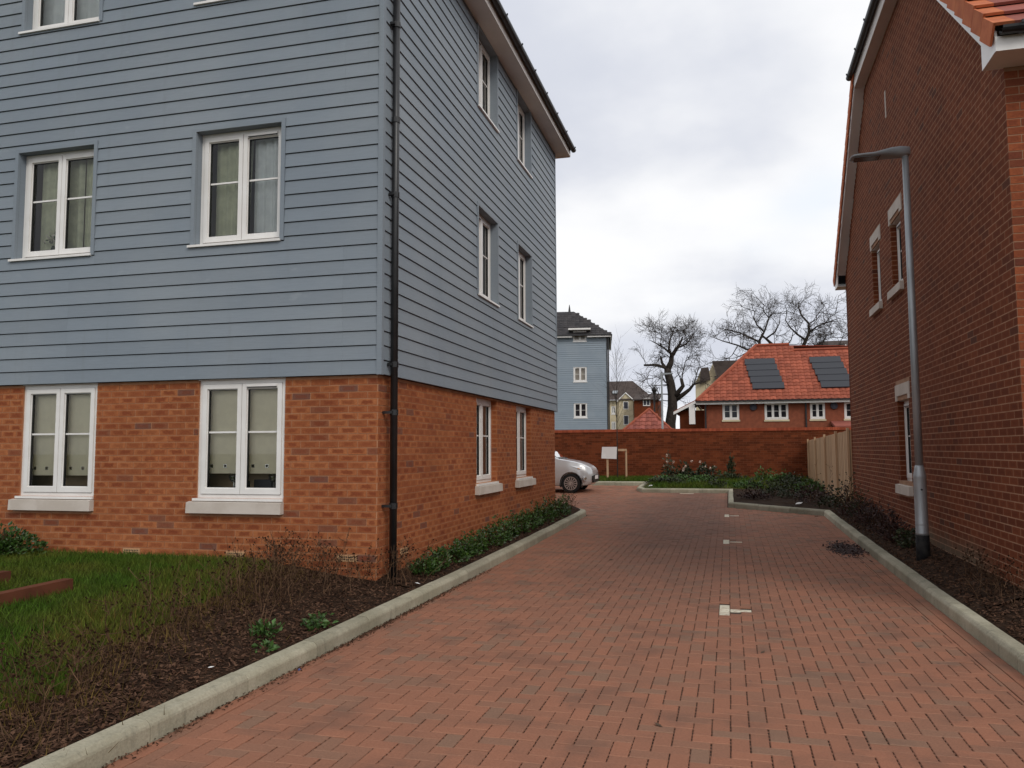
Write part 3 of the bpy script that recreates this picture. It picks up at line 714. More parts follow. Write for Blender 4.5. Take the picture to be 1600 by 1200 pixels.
drape('curtain', -8.3, -7.66, zc0, zc1, yy, MT['curtain_g'], 'pale green curtain gathered left of the mullion in the first floor window with flowers', 'first floor curtains', 1)
drape('curtain', -7.62, -7.28, zc0, zc1, yy, MT['curtain_g'], 'pale green curtain right of the mullion in the first floor window with flowers', 'first floor curtains', 2)
drape('curtain', -5.78, -5.3, zc0, zc1, yy, MT['curtain_g'], 'green curtain gathered behind the left sash of the first floor window by the downpipe', 'first floor curtains', 3, 26, .3)
drape('curtain', -5.27, -4.75, zc0, zc1, yy, MT['curtain_w'], 'white net curtain behind the right sash of the first floor window by the downpipe', 'first floor curtains', 4, 30)
drape('curtain', -8.42, -7.3, 6.83, 8., yy, MT['curtain_w'], 'pale net curtain in the second floor window above the flowers', 'second floor curtains', 5, 40)
drape('curtain', -5.88, -4.77, 6.83, 8., yy, MT['curtain_w'], 'pale net curtain in the second floor window whose sill just shows', 'second floor curtains', 6, 40)
for k_, (a, b) in enumerate(us):
    for z0, z1, fl in ((1.06, 2.32, 'ground'), (3.88, 5.18, 'first'), (6.78, 7.98, 'second')):
        mb = MB(); V = []; Fc = []; n = 24
        for q in range(2):
            for i in range(n+1): V.append((BX-.16+.02*math.sin(i*1.1), a+(b-a)*i/n, z0+(z1-z0)*q))
        for i in range(n): Fc.append((i, i+1, n+2+i, n+1+i))
        mb.shared(V, Fc); tag(mb.build('curtain', MT['plaster'], None, (BX-.16, a, z0), True), f'pale curtain in the {"nearer" if k_ == 0 else "farther"} {fl} floor window of the side wall', 'curtain', 'side wall curtains')
for x, lb in ((-5.48, 'glass lamp behind the left sash of the window nearest the downpipe'), (-4.97, 'glass lamp behind the right sash of the window nearest the downpipe')):
    t = thing('table_lamp', lb, 'lamp', (x, BY+.24, 1.03), 'pair of glass lamps on the window ledge'); mb = MB()
    mb.tube([(x, BY+.24, 1.03), (x, BY+.24, 1.05), (x, BY+.24, 1.06), (x, BY+.24, 1.2)], [.05, .05, .012, .012], 10); mb.build('stem', MT['chrome'], t)
    mb = MB(); mb.tube([(x, BY+.24, 1.19), (x, BY+.24, 1.21), (x, BY+.24, 1.25), (x, BY+.24, 1.29), (x, BY+.24, 1.31)], [.03, .055, .065, .05, .02], 12); mb.build('shade', MT['chrome'], t)
bl = [MB()]; mb = bl[0]; mb.box(-5.2, -4.98, BY+.2, BY+.26, 1.04, 1.22); mb.box(-5.36, -5.28, BY+.22, BY+.25, 1.04, 1.2)
tag(mb.build('screen', MT['dark'], None, (-5.2, BY+.2, 1.04)), 'dark screen standing between the two glass lamps', 'screen')
mb = MB(); mb.box(-8.2, -4.6, BY+.12, BY+.34, .99, 1.03); mb.build('window_board', MT['upvc'], flat)
mb = MB(); mb.box(-8.6, -4.3, BY+.42, BY+.47, .42, 1.9); mb.build('lower_backdrop', M('lower_backdrop_tan', (.50, .36, .22), (.42, .30, .18), 4, .6), flat)  # tan panel added behind the ground floor windows to brighten the room seen inside
mb = MB(); mb.box(-8.6, -7.1, BY+.5, BY+.56, 3.12, 5.6); mb.build('upper_backdrop', M('upper_backdrop_tan', (.42, .32, .22), (.36, .27, .18), 3, .6), flat)  # flat tan panel added behind the first floor panes for a browner interior
t = thing('flower_vase', 'small vase of white flowers in the first floor window', 'vase', (-8.07, BY+.2, 3.93)); mb = MB()
mb.tube([(-8.07, BY+.2, 3.93), (-8.07, BY+.2, 3.99), (-8.07, BY+.2, 4.06), (-8.07, BY+.2, 4.1)], [.05, .075, .05, .04], 12); mb.build('vase', MT['leaf_d'], t, smooth=True)
rg = random.Random(8); mb = MB(); ml = MB()
for i in range(60):
    c = Vector((-8.07+rg.gauss(0, .055), BY+.2+rg.gauss(0, .04), 4.18+rg.gauss(0, .05))); a = Vector((rg.gauss(0, 1), rg.gauss(0, 1), rg.gauss(0, 1))).normalized()*.025; b = a.cross(Vector((rg.random(), rg.random(), rg.random()))).normalized()*.018
    (mb if i % 3 else ml).face([c-a, c-b, c+a, c+b], (rg.random(), .5))
mb.build('blossom', MT['petal'], t); ml.build('leaves', MT['leaf'], t)

# ================================================================== brick house on the right
HX, HY0, HY1 = 2.5, 8.06, 18.45; HM = (HY0+HY1)/2; SL = .86; EV = 5.0; HIPZ = 8.0
hs = thing('brick_house', 'brown brick house end with half-hipped roof beside the lamp post', 'building', (HX, HY0, 0))
FG = frame((HX, 0, 0), (0, -1, 0), (-1, 0, 0))          # a = -world Y (so that a runs rightwards as seen)
gw = lambda y0, y1, c0, c1: (-y1, -y0, c0, c1)
wins = [gw(12.68, 13.50, 1.05, 2.25), gw(12.72, 13.48, 3.97, 4.99), gw(14.42, 15.18, 3.97, 4.99)]
topz = lambda a: min(EV+.22+SL*min(-a-HY0, HY1+a), HIPZ+.05)
mb = MB(); panel(mb, FG, -HY1, -HY0, -.1, EV, wins); [reveal(mb, FG, h, .14) for h in wins]
yb = HY0+(HIPZ-EV-.1)/SL
mb.face([FG(-HY1, 0, EV), FG(-HY0, 0, EV), FG(-yb, 0, HIPZ), FG(-(HY1-yb+HY0), 0, HIPZ)])
gab = mb.build('gable_wall', MT['mortar_r'], hs)
lint = [gw(12.58, 13.58, 2.25, 2.49), gw(12.58, 13.55, 4.98, 5.22), gw(14.28, 15.25, 4.98, 5.22)]; sil = [gw(12.62, 13.62, .86, .99), gw(12.66, 13.62, 3.83, 3.95), gw(14.36, 15.30, 3.83, 3.95)]
mb = MB(); rg = random.Random(43)
for h in wins:
    Fj = frame((0, -h[0], 0), (1, 0, 0), (0, -1, 0))
    for a0, a1, c0, c1 in brick_rects(HX-.001, HX+.1, 0, EV, []):
        if c0 > h[2]-.03 and c1 < h[3]: mb.lbox(Fj, a0, a1, 0, .003, c0, c1, (rg.random(), rg.random()), 'k')
tag(mb.build('jamb_bricks', MT['brick_r'], gab), kind='stuff')
slit = gw(13.40, 13.47, 6.69, 7.11)
lay_bricks(gab, FG, (0, -1, 0), (-1, 0, 0), brick_rects(-HY1, -HY0, 0, HIPZ, wins+lint+sil+[slit], phase=.05, top=topz), MT['brick_r'], 270, lambda r_: (-r_[1] + abs(r_[2]-1.3)*.35 + (9 if r_[2] < .3 or r_[2] > 5 else 0)), 41, .0007)
FN = frame((0, HY0, 0), (1, 0, 0), (0, -1, 0))
mb = MB(); panel(mb, FN, HX, HX+9, -.1, EV+.1, []); nw = mb.build('front_wall', MT['mortar_r'], hs)
MT['brick_lit'] = brick_mat('lit_front_brick', [(0, (.12, .04, .026)), (.2, (.22, .062, .028)), (1, (.29, .084, .036))], (.15, .04, .022), .6)  # gable brick in brighter colours, painting the light that falls on this face
lay_bricks(nw, FN, (1, 0, 0), (0, -1, 0), brick_rects(HX, HX+3.5, 0, EV+.02, [], phase=.0), MT['brick_lit'], 30, lambda r_: r_[0]+abs(r_[2]-3.5)*.3, 42)
mb = MB(); mb.box(HX, HX+9, HY1-.2, HY1, -.1, EV); mb.box(HX+8.8, HX+9, HY0, HY1-.2, -.1, EV); mb.build('rear_wall', MT['mortar_r'], hs)
mb = MB(); mb.box(HX+.2, HX+8.8, HY0+.2, HY1-.2, 2.6, 2.8); mb.box(HX+2.5, HX+2.6, HY0+.2, HY1-.2, .3, 2.6); mb.box(HX+2.5, HX+2.6, HY0+.2, HY1-.2, 2.8, EV); mb.build('partition', MT['plaster'], hs)
for L, tp in ((lint, 0), (sil, 1)):
    for i, (a0, a1, c0, c1) in enumerate(L):
        mb = MB()
        if tp: mb.hexa([FG(a0, .06, c0), FG(a1, .06, c0), FG(a1, -.1, c0), FG(a0, -.1, c0), FG(a0, .055, c1), FG(a1, .055, c1), FG(a1, -.1, c1+.015), FG(a0, -.1, c1+.015)])
        else:
            h = wins[i]                                   # lintel with a shallow notch over the opening
            mb.lbox(FG, a0, a1, -.02, .014, c0+.07, c1); mb.lbox(FG, a0, h[0]+.03, -.02, .0135, c0-.0, c0+.0695); mb.lbox(FG, h[1]-.03, a1, -.02, .0135, c0, c0+.0695)
            mb.lbox(FG, h[0]+.03, h[1]-.03, -.1, -.0205, c0-.005, c0+.069)
        mb.build('stone_sill' if tp else 'lintel', MT['stone'], hs)
for h in wins: window(hs, FG, *h, .095, 1, sill=(.0, .0, -.02, .03), vent=0)
mb = MB(); mb.lbox(FG, *slit[:2], -.01, .006, *slit[2:]); mb.build('vent_slip', MT['stone'], hs)
# roof: two slopes, half hip over the lane, verge boards and gutters
VX = 2.33; OVE = .36
def zr(y): return 5.5+SL*min(y-8.09, (HY0+HY1)-8.09-y)          # top of the barge board
ZH = HIPZ+.24; yh0 = 8.09+(ZH-5.5)/SL; yh1 = HY0+HY1-yh0; zrid = zr(HM)+.09; xh = VX + (zrid-ZH)/.9
for s in (0, 1):
    Y = (lambda y: y) if s == 0 else (lambda y: HY0+HY1-y)
    e = HY0-OVE
    mb = MB(); a = [(VX, Y(e), zr(Y(e))-.0), (VX, Y(yh0), ZH)]; th = .27
    for x in (VX, VX+.018): pass
    P = [(VX, Y(e+.34), zr(Y(e+.34))-th), (VX, Y(yh0), ZH-th), (VX, Y(yh0), ZH), (VX, Y(e), zr(Y(e)))]
    low = 4.985
    poly = [(Y(e), low+.0), (Y(HY0+.02), low), (Y(HY0+.02), zr(Y(HY0))-th+.02), (Y(yh0), ZH-th), (Y(yh0), ZH), (Y(e), zr(Y(e)))]
    A = [(VX, y, z) for y, z in poly]; B = [(VX+.02, y, z) for y, z in poly]; n = len(poly)
    mb.shared(A+B, [tuple(range(n)), tuple(range(2*n-1, n-1, -1))]+[(i, n+i, n+(i+1) % n, (i+1) % n) for i in range(n)])
    mb.build('bargeboard', MT['upvc'], hs)
    mb = MB(); d = th-.03
    mb.hexa([(VX+.02, Y(HY0), zr(Y(HY0))-th+.02), (HX+.01, Y(HY0), zr(Y(HY0))-th+.02), (HX+.01, Y(yh0), ZH-th), (VX+.02, Y(yh0), ZH-th), (VX+.02, Y(HY0), zr(Y(HY0))-th+.035), (HX+.01, Y(HY0), zr(Y(HY0))-th+.035), (HX+.01, Y(yh0), ZH-th+.015), (VX+.02, Y(yh0), ZH-th+.015)])
    mb.build('verge_soffit', MT['upvc_d'], hs)
    mb = MB(); ya, yb_ = sorted((Y(e), Y(HY0+.02))); mb.box(VX+.02, HX+9, ya, yb_, 4.985, 5.0); mb.build('soffit', MT['upvc'], hs)
    mb = MB(); ya, yb_ = sorted((Y(e), Y(e)-(.02 if s == 0 else -.02))); mb.box(VX+.0, HX+9, ya, yb_, 4.98, 5.11); mb.build('fascia', MT['upvc'], hs)
    gutter('gutter', (VX+.03, Y(e-.022), 5.155), (HX+9, Y(e-.022), 5.155), (0, -1 if s == 0 else 1, 0), hs)
    mb = MB(); ye = Y(e-.05); ze = zr(ye)+.035
    mb.face([(VX+.05, ye, ze), (HX+9, ye, ze), (HX+9, HM, zr(HM)+.04), (VX+.1+(zr(HM)-ZH)/.9, HM, zr(HM)+.04), (VX+.05, Y(yh0), ZH+.04)][::1 if s == 0 else -1]); rf = mb.build('roof', MT['rooft'], hs)
    # tile courses
    rg = random.Random(50+s); sl = math.hypot(1, SL); up_ = Vector((0, (1 if s == 0 else -1)/sl, SL/sl)); nrm = Vector((0, (-1 if s == 0 else 1)*SL/sl, 1/sl)); gauge = .33
    o = Vector((0, ye, ze)); L = (HM-(e-.05))*sl; nrow = int(L/gauge); tf = MB()
    for r_ in range(nrow):
        x = VX-.02; yrow = e-.05+r_*gauge/sl
        if yrow > yh0: x = VX + (zr(Y(yrow))-ZH)/.9
        first = True
        while x < HX+(3.2 if s == 0 else 1.2):
            wd = .16 if first else .30
            p = o+up_*(r_*gauge); jit = rg.uniform(-.003, .003); t0 = .062+jit; t1 = .018+jit
            Q = [p+nrm*.004, p+nrm*.004+up_*(gauge+.03)*0]
            q = lambda xx, a, h: Vector((xx, 0, 0))+p+up_*a+nrm*h
            P8 = [q(x, -.0, t0-.026), q(x+wd-.003, 0, t0-.026), q(x+wd-.003, gauge+.05, t1-.018), q(x, gauge+.05, t1-.018), q(x, 0, t0), q(x+wd-.003, 0, t0), q(x+wd-.003, gauge+.05, t1), q(x, gauge+.05, t1)]
            if s == 1: P8 = [P8[i] for i in (1, 0, 3, 2, 5, 4, 7, 6)]
            if first and yrow < yh0-.05:
                # verge unit: wraps down over the barge board
                m2 = MB(); m2.hexa(P8, (rg.random(), .5)); D = Vector((0, 0, -1))
                lo = [q(x, .0, t0)-Vector((.012, 0, 0)), q(x, gauge-.006, t1+.012)-Vector((.012, 0, 0))]; hh = .2
                m2.hexa([lo[0]-nrm*hh, lo[0]-nrm*hh+Vector((.02, 0, 0)), lo[1]-nrm*(hh-.0)+Vector((.02, 0, 0)), lo[1]-nrm*hh, lo[0], lo[0]+Vector((.02, 0, 0)), lo[1]+Vector((.02, 0, 0)), lo[1]], (rg.random(), .5))
                m2.build('verge_tile', MT['tile_or'], rf)
            elif s == 0 and r_ < 5 and x < 4.4:
                m2 = MB(); m2.hexa(P8, (rg.random(), .5)); m2.build('tile', MT['tile_red'], rf)
            else: tf.hexa(P8, (rg.random(), .5))
            x += wd; first = False
    tag(tf.build('tile_courses', MT['tile_red'], rf), kind='stuff')
mb = MB(); mb.face([(VX-.1, yh0-.05, ZH+.03), (VX-.1, yh1+.05, ZH+.03), (xh, HM, zrid)]); mb.build('half_hip', MT['tile_red'], hs)
mb = MB(); mb.box(VX, VX+.02, yh0+.001, yh1-.001, ZH-.27, ZH-.0); mb.build('hip_fascia', MT['upvc_d'], hs)
mb = MB(); mb.box(VX+.02, HX, yh0+.001, yh1-.001, ZH-.268, ZH-.25); mb.build('hip_soffit', MT['upvc_d'], hs)
gutter('gutter', (VX-.002, yh0-.12, ZH-.02), (VX-.002, yh1+.12, ZH-.02), (-1, 0, 0), hs)

# ================================================================== street lamp
lx, ly, lz = 2.235, 10.9, .16
lamp = thing('street_lamp', 'galvanised steel street lamp post in front of the brown brick gable', 'street lamp', (lx, ly, lz))
tilt = -.005
mb = MB(); mb.tube([(lx, ly, lz-.05), (lx, ly, lz+.33)], .078, 20); mb.build('root_section', MT['blackroot'], lamp, smooth=True)
def LX(z): return lx + tilt*(z-lz)/4.95
mb = MB(); mb.tube([(LX(z), ly, z) for z in (lz+.33, lz+.36, lz+.365, lz+1.02, lz+1.03, lz+1.05, lz+1.13, lz+1.17)], [.074, .074, .072, .072, .074, .072, .056, .047], 20); bs = mb.build('base_compartment', MT['galv'], lamp, smooth=True)
mb = MB(); mb.tube([(LX(lz+.45), ly, lz+.45), (LX(lz+.47), ly, lz+.47)], .0745, 20); mb.build('band', MT['galv'], bs)
mb = MB(); mb.tube([(LX(lz+.85), ly-.07, lz+.88), (LX(lz+.85), ly-.079, lz+.88)], .012, 8); mb.build('lock', MT['seal'], bs)
mb = MB(); mb.tube([(LX(z), ly, z) for z in (lz+1.16, lz+2.6, lz+5.06)], [.047, .044, .038], 18); mb.build('column', MT['galv'], lamp, smooth=True)
hx, hz = LX(5.1), 5.235                                    # lantern: slim blade, thicker over the column
sts = [(.055, -.035, .055, .045), (.045, -.045, .07, .06), (-.05, -.048, .082, .085), (-.16, -.042, .073, .105), (-.27, -.036, .045, .12), (-.36, -.03, .022, .125), (-.5, -.03, .018, .125), (-.6, -.028, .012, .115), (-.635, -.022, .0, .09), (-.645, -.016, -.008, .05)]
V = []; Fc = []; n = 16
for dx, zb, zt_, wd in sts:
    for k in range(n):
        a = 2*math.pi*k/n; c_, s_ = math.cos(a), math.sin(a)
        V.append((hx+dx, ly+wd*math.copysign(abs(c_)**.6, c_), hz+(zb+zt_)/2+(zt_-zb)/2*math.copysign(abs(s_)**.7, s_)))
m_ = len(sts)
for i in range(m_-1):
    for k in range(n): Fc.append((i*n+k, (i+1)*n+k, (i+1)*n+(k+1) % n, i*n+(k+1) % n))
Fc += [tuple(range(n)), tuple(range((m_-1)*n+n-1, (m_-1)*n-1, -1))]
mb = MB(); mb.shared(V, Fc); ln = mb.build('lantern', MT['lamphead'], lamp, smooth=True)
mb = MB(); mb.box(hx-.6, hx-.3, ly-.095, ly+.095, hz-.034, hz-.0285); mb.build('lens', MT['lens'], ln)
mb = MB(); mb.tube([(hx, ly, hz-.06), (hx, ly, hz-.02)], .043, 14); mb.build('spigot', MT['lamphead'], ln)

# ================================================================== boundary wall and fence
WY = 29.4; WZ0, WZ1 = .3, 2.14
bw = thing('boundary_wall', 'long red brick boundary wall closing the end of the road', 'wall', (0, WY, .3))
FW = frame((0, WY, 0), (1, 0, 0), (0, -1, 0))
mb = MB(); mb.box(-14, 14, WY, WY+.2, 0, WZ1); cw = mb.build('wall_core', MT['mortar_w'], bw)
rg = random.Random(61); mb = MB()
for a0, a1, c0, c1 in brick_rects(-11, 5.5, .265, WZ1, []): mb.lbox(FW, a0, a1, 0, .006, c0, c1, (rg.random(), .5), 'k')
tag(mb.build('brickwork', MT['brick_w'], bw), kind='stuff')
mb = MB(); x = -14.
while x < 14:
    mb.hexa([(x, WY-.03, WZ1), (x+.069, WY-.03, WZ1), (x+.069, WY+.23, WZ1), (x, WY+.23, WZ1), (x, WY-.03, WZ1+.10), (x+.069, WY-.03, WZ1+.10), (x+.069, WY+.23, WZ1+.10), (x, WY+.23, WZ1+.10)], (rg.random(), .5)); x += .075
tag(mb.build('coping_bricks', M('coping_brick', (.36, .085, .04), (.30, .07, .035), 3, .85, rv=.2), bw), kind='stuff')
fe = thing('timber_fence', 'pale timber close-boarded fence between brick house and boundary wall', 'fence', (2.55, 24, .3))
y = 18.5; rg = random.Random(62); i = 0
while y < 29.3:
    x = 2.5+.012*(y-18.5); zt = 1.92-.012*(y-18.5); o = .02 if i % 2 else 0
    mb = MB(); mb.box(x-.012-o*.5, x+.006-o*.5, y, y+.148, rz(y)+.05, zt+rg.uniform(-.006, .006), (rg.random(), .5)); mb.build('fence_board', MT['timber'], fe); y += .15; i += 1
for y in (18.62, 20.9, 23.6, 26.5, 29.2):
    x = 2.5+.012*(y-18.5); mb = MB(); mb.box(x-.075, x-.028, y-.05, y+.05, rz(y), 1.97-.012*(y-18.5), (.8, .5)); mb.build('post', MT['timber'], fe)
mb = MB()
for z in (.6, 1.2, 1.7): mb.hexa([(2.52, 18.5, z), (2.56, 18.5, z), (2.69, 29.3, z), (2.65, 29.3, z), (2.52, 18.5, z+.09), (2.56, 18.5, z+.09), (2.69, 29.3, z+.09), (2.65, 29.3, z+.09)])
mb.build('rail', MT['timber'], fe)

# ================================================================== houses beyond
def roof_tiles(name, mat, par, o, ux, up_, nrm, L, H, wd, gauge, inside, seed, th=.06):
    rg = random.Random(seed); mb = MB(); o, ux, up_, nrm = map(Vector, (o, ux, up_, nrm))
    for r_ in range(int(H/gauge)):
        x = 0.
        while x < L:
            if inside(x+wd/2, (r_+.5)*gauge):
                p = o+ux*x+up_*(r_*gauge); j = rg.uniform(-.004, .004); w1 = wd-.012
                a = [p, p+ux*w1, p+ux*w1+up_*(gauge+.04), p+up_*(gauge+.04)]
                mid0, mid1 = p+ux*(w1*.5)+nrm*(th*1.35+j), p+ux*(w1*.5)+up_*(gauge+.03)+nrm*(th*.75+j)
                b = [p+nrm*(th*.55+j), p+ux*w1+nrm*(th*.55+j), p+ux*w1+up_*(gauge+.03)+nrm*.008, p+up_*(gauge+.03)+nrm*.008]
                rn = (rg.random(), .5)
                mb.face([a[0], a[1], b[1], mid0, b[0]], rn); mb.face([b[0], mid0, mid1, b[3]], rn); mb.face([mid0, b[1], b[2], mid1], rn)
            x += wd
    return tag(mb.build(name, mat, par), kind='stuff')
def far_window(par, F, a0, a1, c0, c1, lights=2, sillm='upvc', sillh=.1, dark='dark', name='window'):
    wn = window(par, F, a0, a1, c0, c1, .03, lights, bars=True, detail=False, bar_at=.5, glass='glass_far')
    mb = MB(); mb.lbox(F, a0-.04, a1+.04, -.05, .05, c0-sillh, c0-.003); mb.build('sill', MT[sillm], wn)
    mb = MB(); mb.lbox(F, a0+.03, a1-.03, -.32, -.28, c0+.03, c1-.03); mb.build('room', MT[dark], wn)
    return wn
HWY = 47.
rh = thing('red_roofed_house', 'brick house with orange-red tiled hip roof and two black solar panels', 'building', (2, HWY, .3))
FH = frame((0, HWY, 0), (1, 0, 0), (0, -1, 0))
hw = [(-.30, .60, 3.12, 4.06), (1.95, 3.20, 3.10, 4.04), (4.32, 5.09, 3.10, 4.03), (6.06, 6.9, 3.10, 4.02)]
mb = MB(); panel(mb, FH, -1.3, 14, 0, 4.2, hw); [reveal(mb, FH, h, .25) for h in hw]; mb.box(-1.3, -1.1, HWY+.002, 56, 0, 4.2); mb.build('wall', M('house_brick', (.25, .078, .043), (.20, .063, .036), 5, .9), rh)
for h, n in zip(hw, (2, 3, 2, 2)): far_window(rh, FH, *h, n, 'cream')
s = .7327; sl = math.hypot(1, s); up_ = Vector((0, 1/sl, s/sl)); nrm = Vector((0, -s/sl, 1/sl)); e0 = Vector((-1.7, 46.58, 4.16))
ridge = Vector((1.74, 51.5, 7.765))
mb = MB(); mb.face([e0, (14, 46.58, 4.16), (14, 50.9, 7.325), (3.8, 50.9, 7.325), (3.62, 51.45, 7.73), (1.74, 51.45, 7.73)]); mb.face([(-1.7, 56.4, 4.16), e0, (1.74, 51.45, 7.73)]); mb.face([(3.62, 51.45, 7.73), (14, 51.45, 7.3), (14, 56.4, 4.16), (-1.7, 56.4, 4.16), (1.74, 51.45, 7.73)])
rr = mb.build('roof', M('red_tile_under', (.22, .05, .03), rough=.9), rh)
MT['tile_red2'] = M('red_roof_tile', (.315, .088, .05), (.265, .074, .044), 1.2, .75, rv=.22)
H_ = 6.05
def ins(x, v):
    y_ = v/sl; X = x-1.7
    return X > -1.7+y_*(3.44/4.9)+.02 and (y_ < 4.3 or X < 3.75)
roof_tiles('roof_tiles', MT['tile_red2'], rr, e0, (1, 0, 0), up_, nrm, 10.5, H_, .33, .345, ins, 71)
hd = Vector((0, 1, 0)); upL = Vector((3.44, 0, 3.57)).normalized(); nl = Vector((-3.57, 0, 3.44)).normalized()
mb = MB(); mb.tube([e0+Vector((0, 0, .04)), (1.74, 51.45, 7.79)], .1, 6); mb.tube([(1.7, 51.45, 7.78), (3.66, 51.45, 7.78)], .1, 6); mb.tube([(3.7, 50.9, 7.36), (12, 50.9, 7.36)], .09, 6); mb.build('ridge_tiles', MT['tile_red2'], rr)
bars = [(-1.72, 14, 46.6, 46.63, 3.98, 4.13)]; mb = MB(); [mb.box(*b) for b in bars]; mb.box(-1.72, -1.69, 46.63, 56, 3.98, 4.13); mb.build('fascia', MT['upvc'], rh)
mb = MB(); mb.box(-1.75, 14, 46.48, 46.59, 4.1, 4.17); mb.build('gutter', MT['pipe'], rh)
for x in (-1.22, 4.10):
    mb = MB(); mb.tube([(x, HWY-.06, .4), (x, HWY-.06, 3.98)], .045, 8); mb.build('downpipe', MT['pipe'], rh)
for x in (1.36, 5.55):
    mb = MB(); mb.tube([(x, HWY, 3.80), (x, HWY-.12, 3.80)], [.2, .17], 12); mb.tube([(x, HWY-.12, 3.80), (x, HWY-.14, 3.80)], [.12, .1], 12); mb.build('flue_vent', MT['dark'], rh)
for x0, x1 in ((1.36, 3.06), (4.98, 6.66)):
    sp = None
    for r_ in range(5):
        a = (47.4+r_*.54-46.58)*sl; b = a+.53*sl; sh = -.085*r_; m2 = MB(); p = lambda x, v, h: Vector((x, 46.58, 4.16))+up_*v+nrm*h
        m2.hexa([p(x0+sh, a, .05), p(x1+sh, a, .05), p(x1+sh, b, .04), p(x0+sh, b, .04), p(x0+sh, a, .125), p(x1+sh, a, .125), p(x1+sh, b, .112), p(x0+sh, b, .112)])
        m2.build('solar_panel', MT['solar'], rh)
mb = MB(); mb.box(-2.12, -1.8, 46.75, 47.5, 2.9, 3.98); mb.build('white_bay_side', MT['upvc'], rh)
# side wing with a roof that falls away to the left
mb = MB(); mb.box(-2.75, -1.32, 48.6, 53, 0, 3.75); mb.build('wing_wall', MT['brick_w'], rh)
mb = MB(); mb.hexa([(-3.05, 48.2, 3.62), (-1.45, 48.2, 4.42), (-1.45, 53.5, 4.42), (-3.05, 53.5, 3.62), (-3.05, 48.2, 3.72), (-1.45, 48.2, 4.52), (-1.45, 53.5, 4.52), (-3.05, 53.5, 3.72)]); mb.build('wing_roof', M('wing_tile', (.24, .075, .045), (.2, .06, .04), 4, .85), rh)
mb = MB(); mb.hexa([(-3.07, 48.14, 3.5), (-1.5, 48.14, 4.28), (-1.5, 48.19, 4.28), (-3.07, 48.19, 3.5), (-3.07, 48.14, 3.66), (-1.5, 48.14, 4.44), (-1.5, 48.19, 4.44), (-3.07, 48.19, 3.66)]); mb.build('wing_verge', MT['upvc'], rh)

# small red roofs peeping over the wall
def pyramid(name, lab, x, y, hw_, z0, z1, seed):
    t = thing(name, lab, 'roof', (x, y, .3)); mb = MB(); mb.box(x-hw_+.2, x+hw_-.2, y-hw_+.2, y+hw_-.2, .3, z0); mb.build('wall', MT['brick_w'], t)
    mb = MB(); c = [(x-hw_, y-hw_, z0), (x+hw_, y-hw_, z0), (x+hw_, y+hw_, z0), (x-hw_, y+hw_, z0)]
    for i in range(4): mb.face([c[i], c[(i+1) % 4], (x, y, z1)])
    rf = mb.build('roof', MT['tile_red'], t); sl_ = math.hypot(hw_, z1-z0); u_ = Vector((0, hw_/sl_, (z1-z0)/sl_)); n_ = Vector((0, -(z1-z0)/sl_, hw_/sl_))
    roof_tiles('roof_tiles', MT['tile_red'], rf, c[0], (1, 0, 0), u_, n_, 2*hw_, sl_, .3, .3, lambda a, v: v/sl_*hw_ < a < 2*hw_-v/sl_*hw_, seed)
    mb = MB()
    for i in range(2): mb.tube([c[i], (x, y, z1+.05)], .07, 6)
    mb.build('hip_tiles', MT['tile_red2'], rf)
pyramid('garage', 'small red tiled pyramid roof peeping over the wall left of the oak', -3.95, 42.6, 1.62, 2.1, 3.55, 81)
t = thing('porch', 'low porch roof of red tiles at the foot of the solar panel house', 'roof', (6.6, 46, .3))
mb = MB(); mb.hexa([(5.35, 45.2, 2.55), (8.5, 45.2, 2.55), (8.5, 46.98, 2.85), (5.35, 46.98, 2.85), (5.35, 45.2, 2.68), (8.5, 45.2, 2.68), (8.5, 46.98, 2.98), (5.35, 46.98, 2.98)]); mb.build('roof', MT['tile_red'], t)
mb = MB(); mb.box(5.5, 8.4, 45.5, 46.9, .3, 2.56); mb.build('wall', MT['brick_w'], t)

# tall blue block
TY = 59.
tb = thing('blue_tower_block', 'far four-storey block in pale blue boards with dark hipped roof', 'building', (-8.46, TY, .3))
FT = frame((0, TY, 0), (1, 0, 0), (0, -1, 0)); tw = [(-10.92, -9.94, 3.8, 4.92), (-10.92, -9.94, 6.44, 7.56), (-10.92, -9.94, 9.42, 10.2)]
mb = MB(); panel(mb, FT, -20, -8.45, 0, 9.7, tw, -.02); [reveal(mb, FT, h, .2) for h in tw[:2]]; mb.box(-8.65, -8.46, TY+.021, TY+9, 0, 9.7); mb.build('wall', MT['siding_far'], tb)
rg = random.Random(91); mb = MB(); z = 2.2
while z < 9.66:
    segs = [(-20, -8.5)]
    for h in tw:
        if h[2]-.05 < z+.08 < h[3]: segs = [(-20, h[0]), (h[1], -8.5)]
    for a, b in segs: mb.hexa([FT(a, .018, z), FT(b, .018, z), FT(b, -.02, z), FT(a, -.02, z), FT(a, -.012, z+.152), FT(b, -.012, z+.152), FT(b, -.02, z+.152), FT(a, -.02, z+.152)], (rg.random(), .5), 'k')
    z += .157
tag(mb.build('boards', MT['siding_far'], tb), kind='stuff')
mb = MB(); mb.box(-8.5, -8.42, TY-.03, TY+.05, 2, 9.7); mb.tube([(-8.36, TY+.02, 1), (-8.36, TY+.02, 9.7)], .05, 8); mb.build('corner_post', MT['pipe'], tb)
for h, d_ in zip(tw, ('dark', 'plaster', 'plaster')): far_window(tb, FT, *h, 2, 'upvc', .05, d_)
mb = MB(); mb.box(-11.25, -9.62, TY-.5, TY+.6, 10.22, 10.34); mb.box(-11, -9.86, TY-.001, TY+1.2, 9.7, 10.22, skip='f'); mb.build('dormer', MT['upvc'], tb)
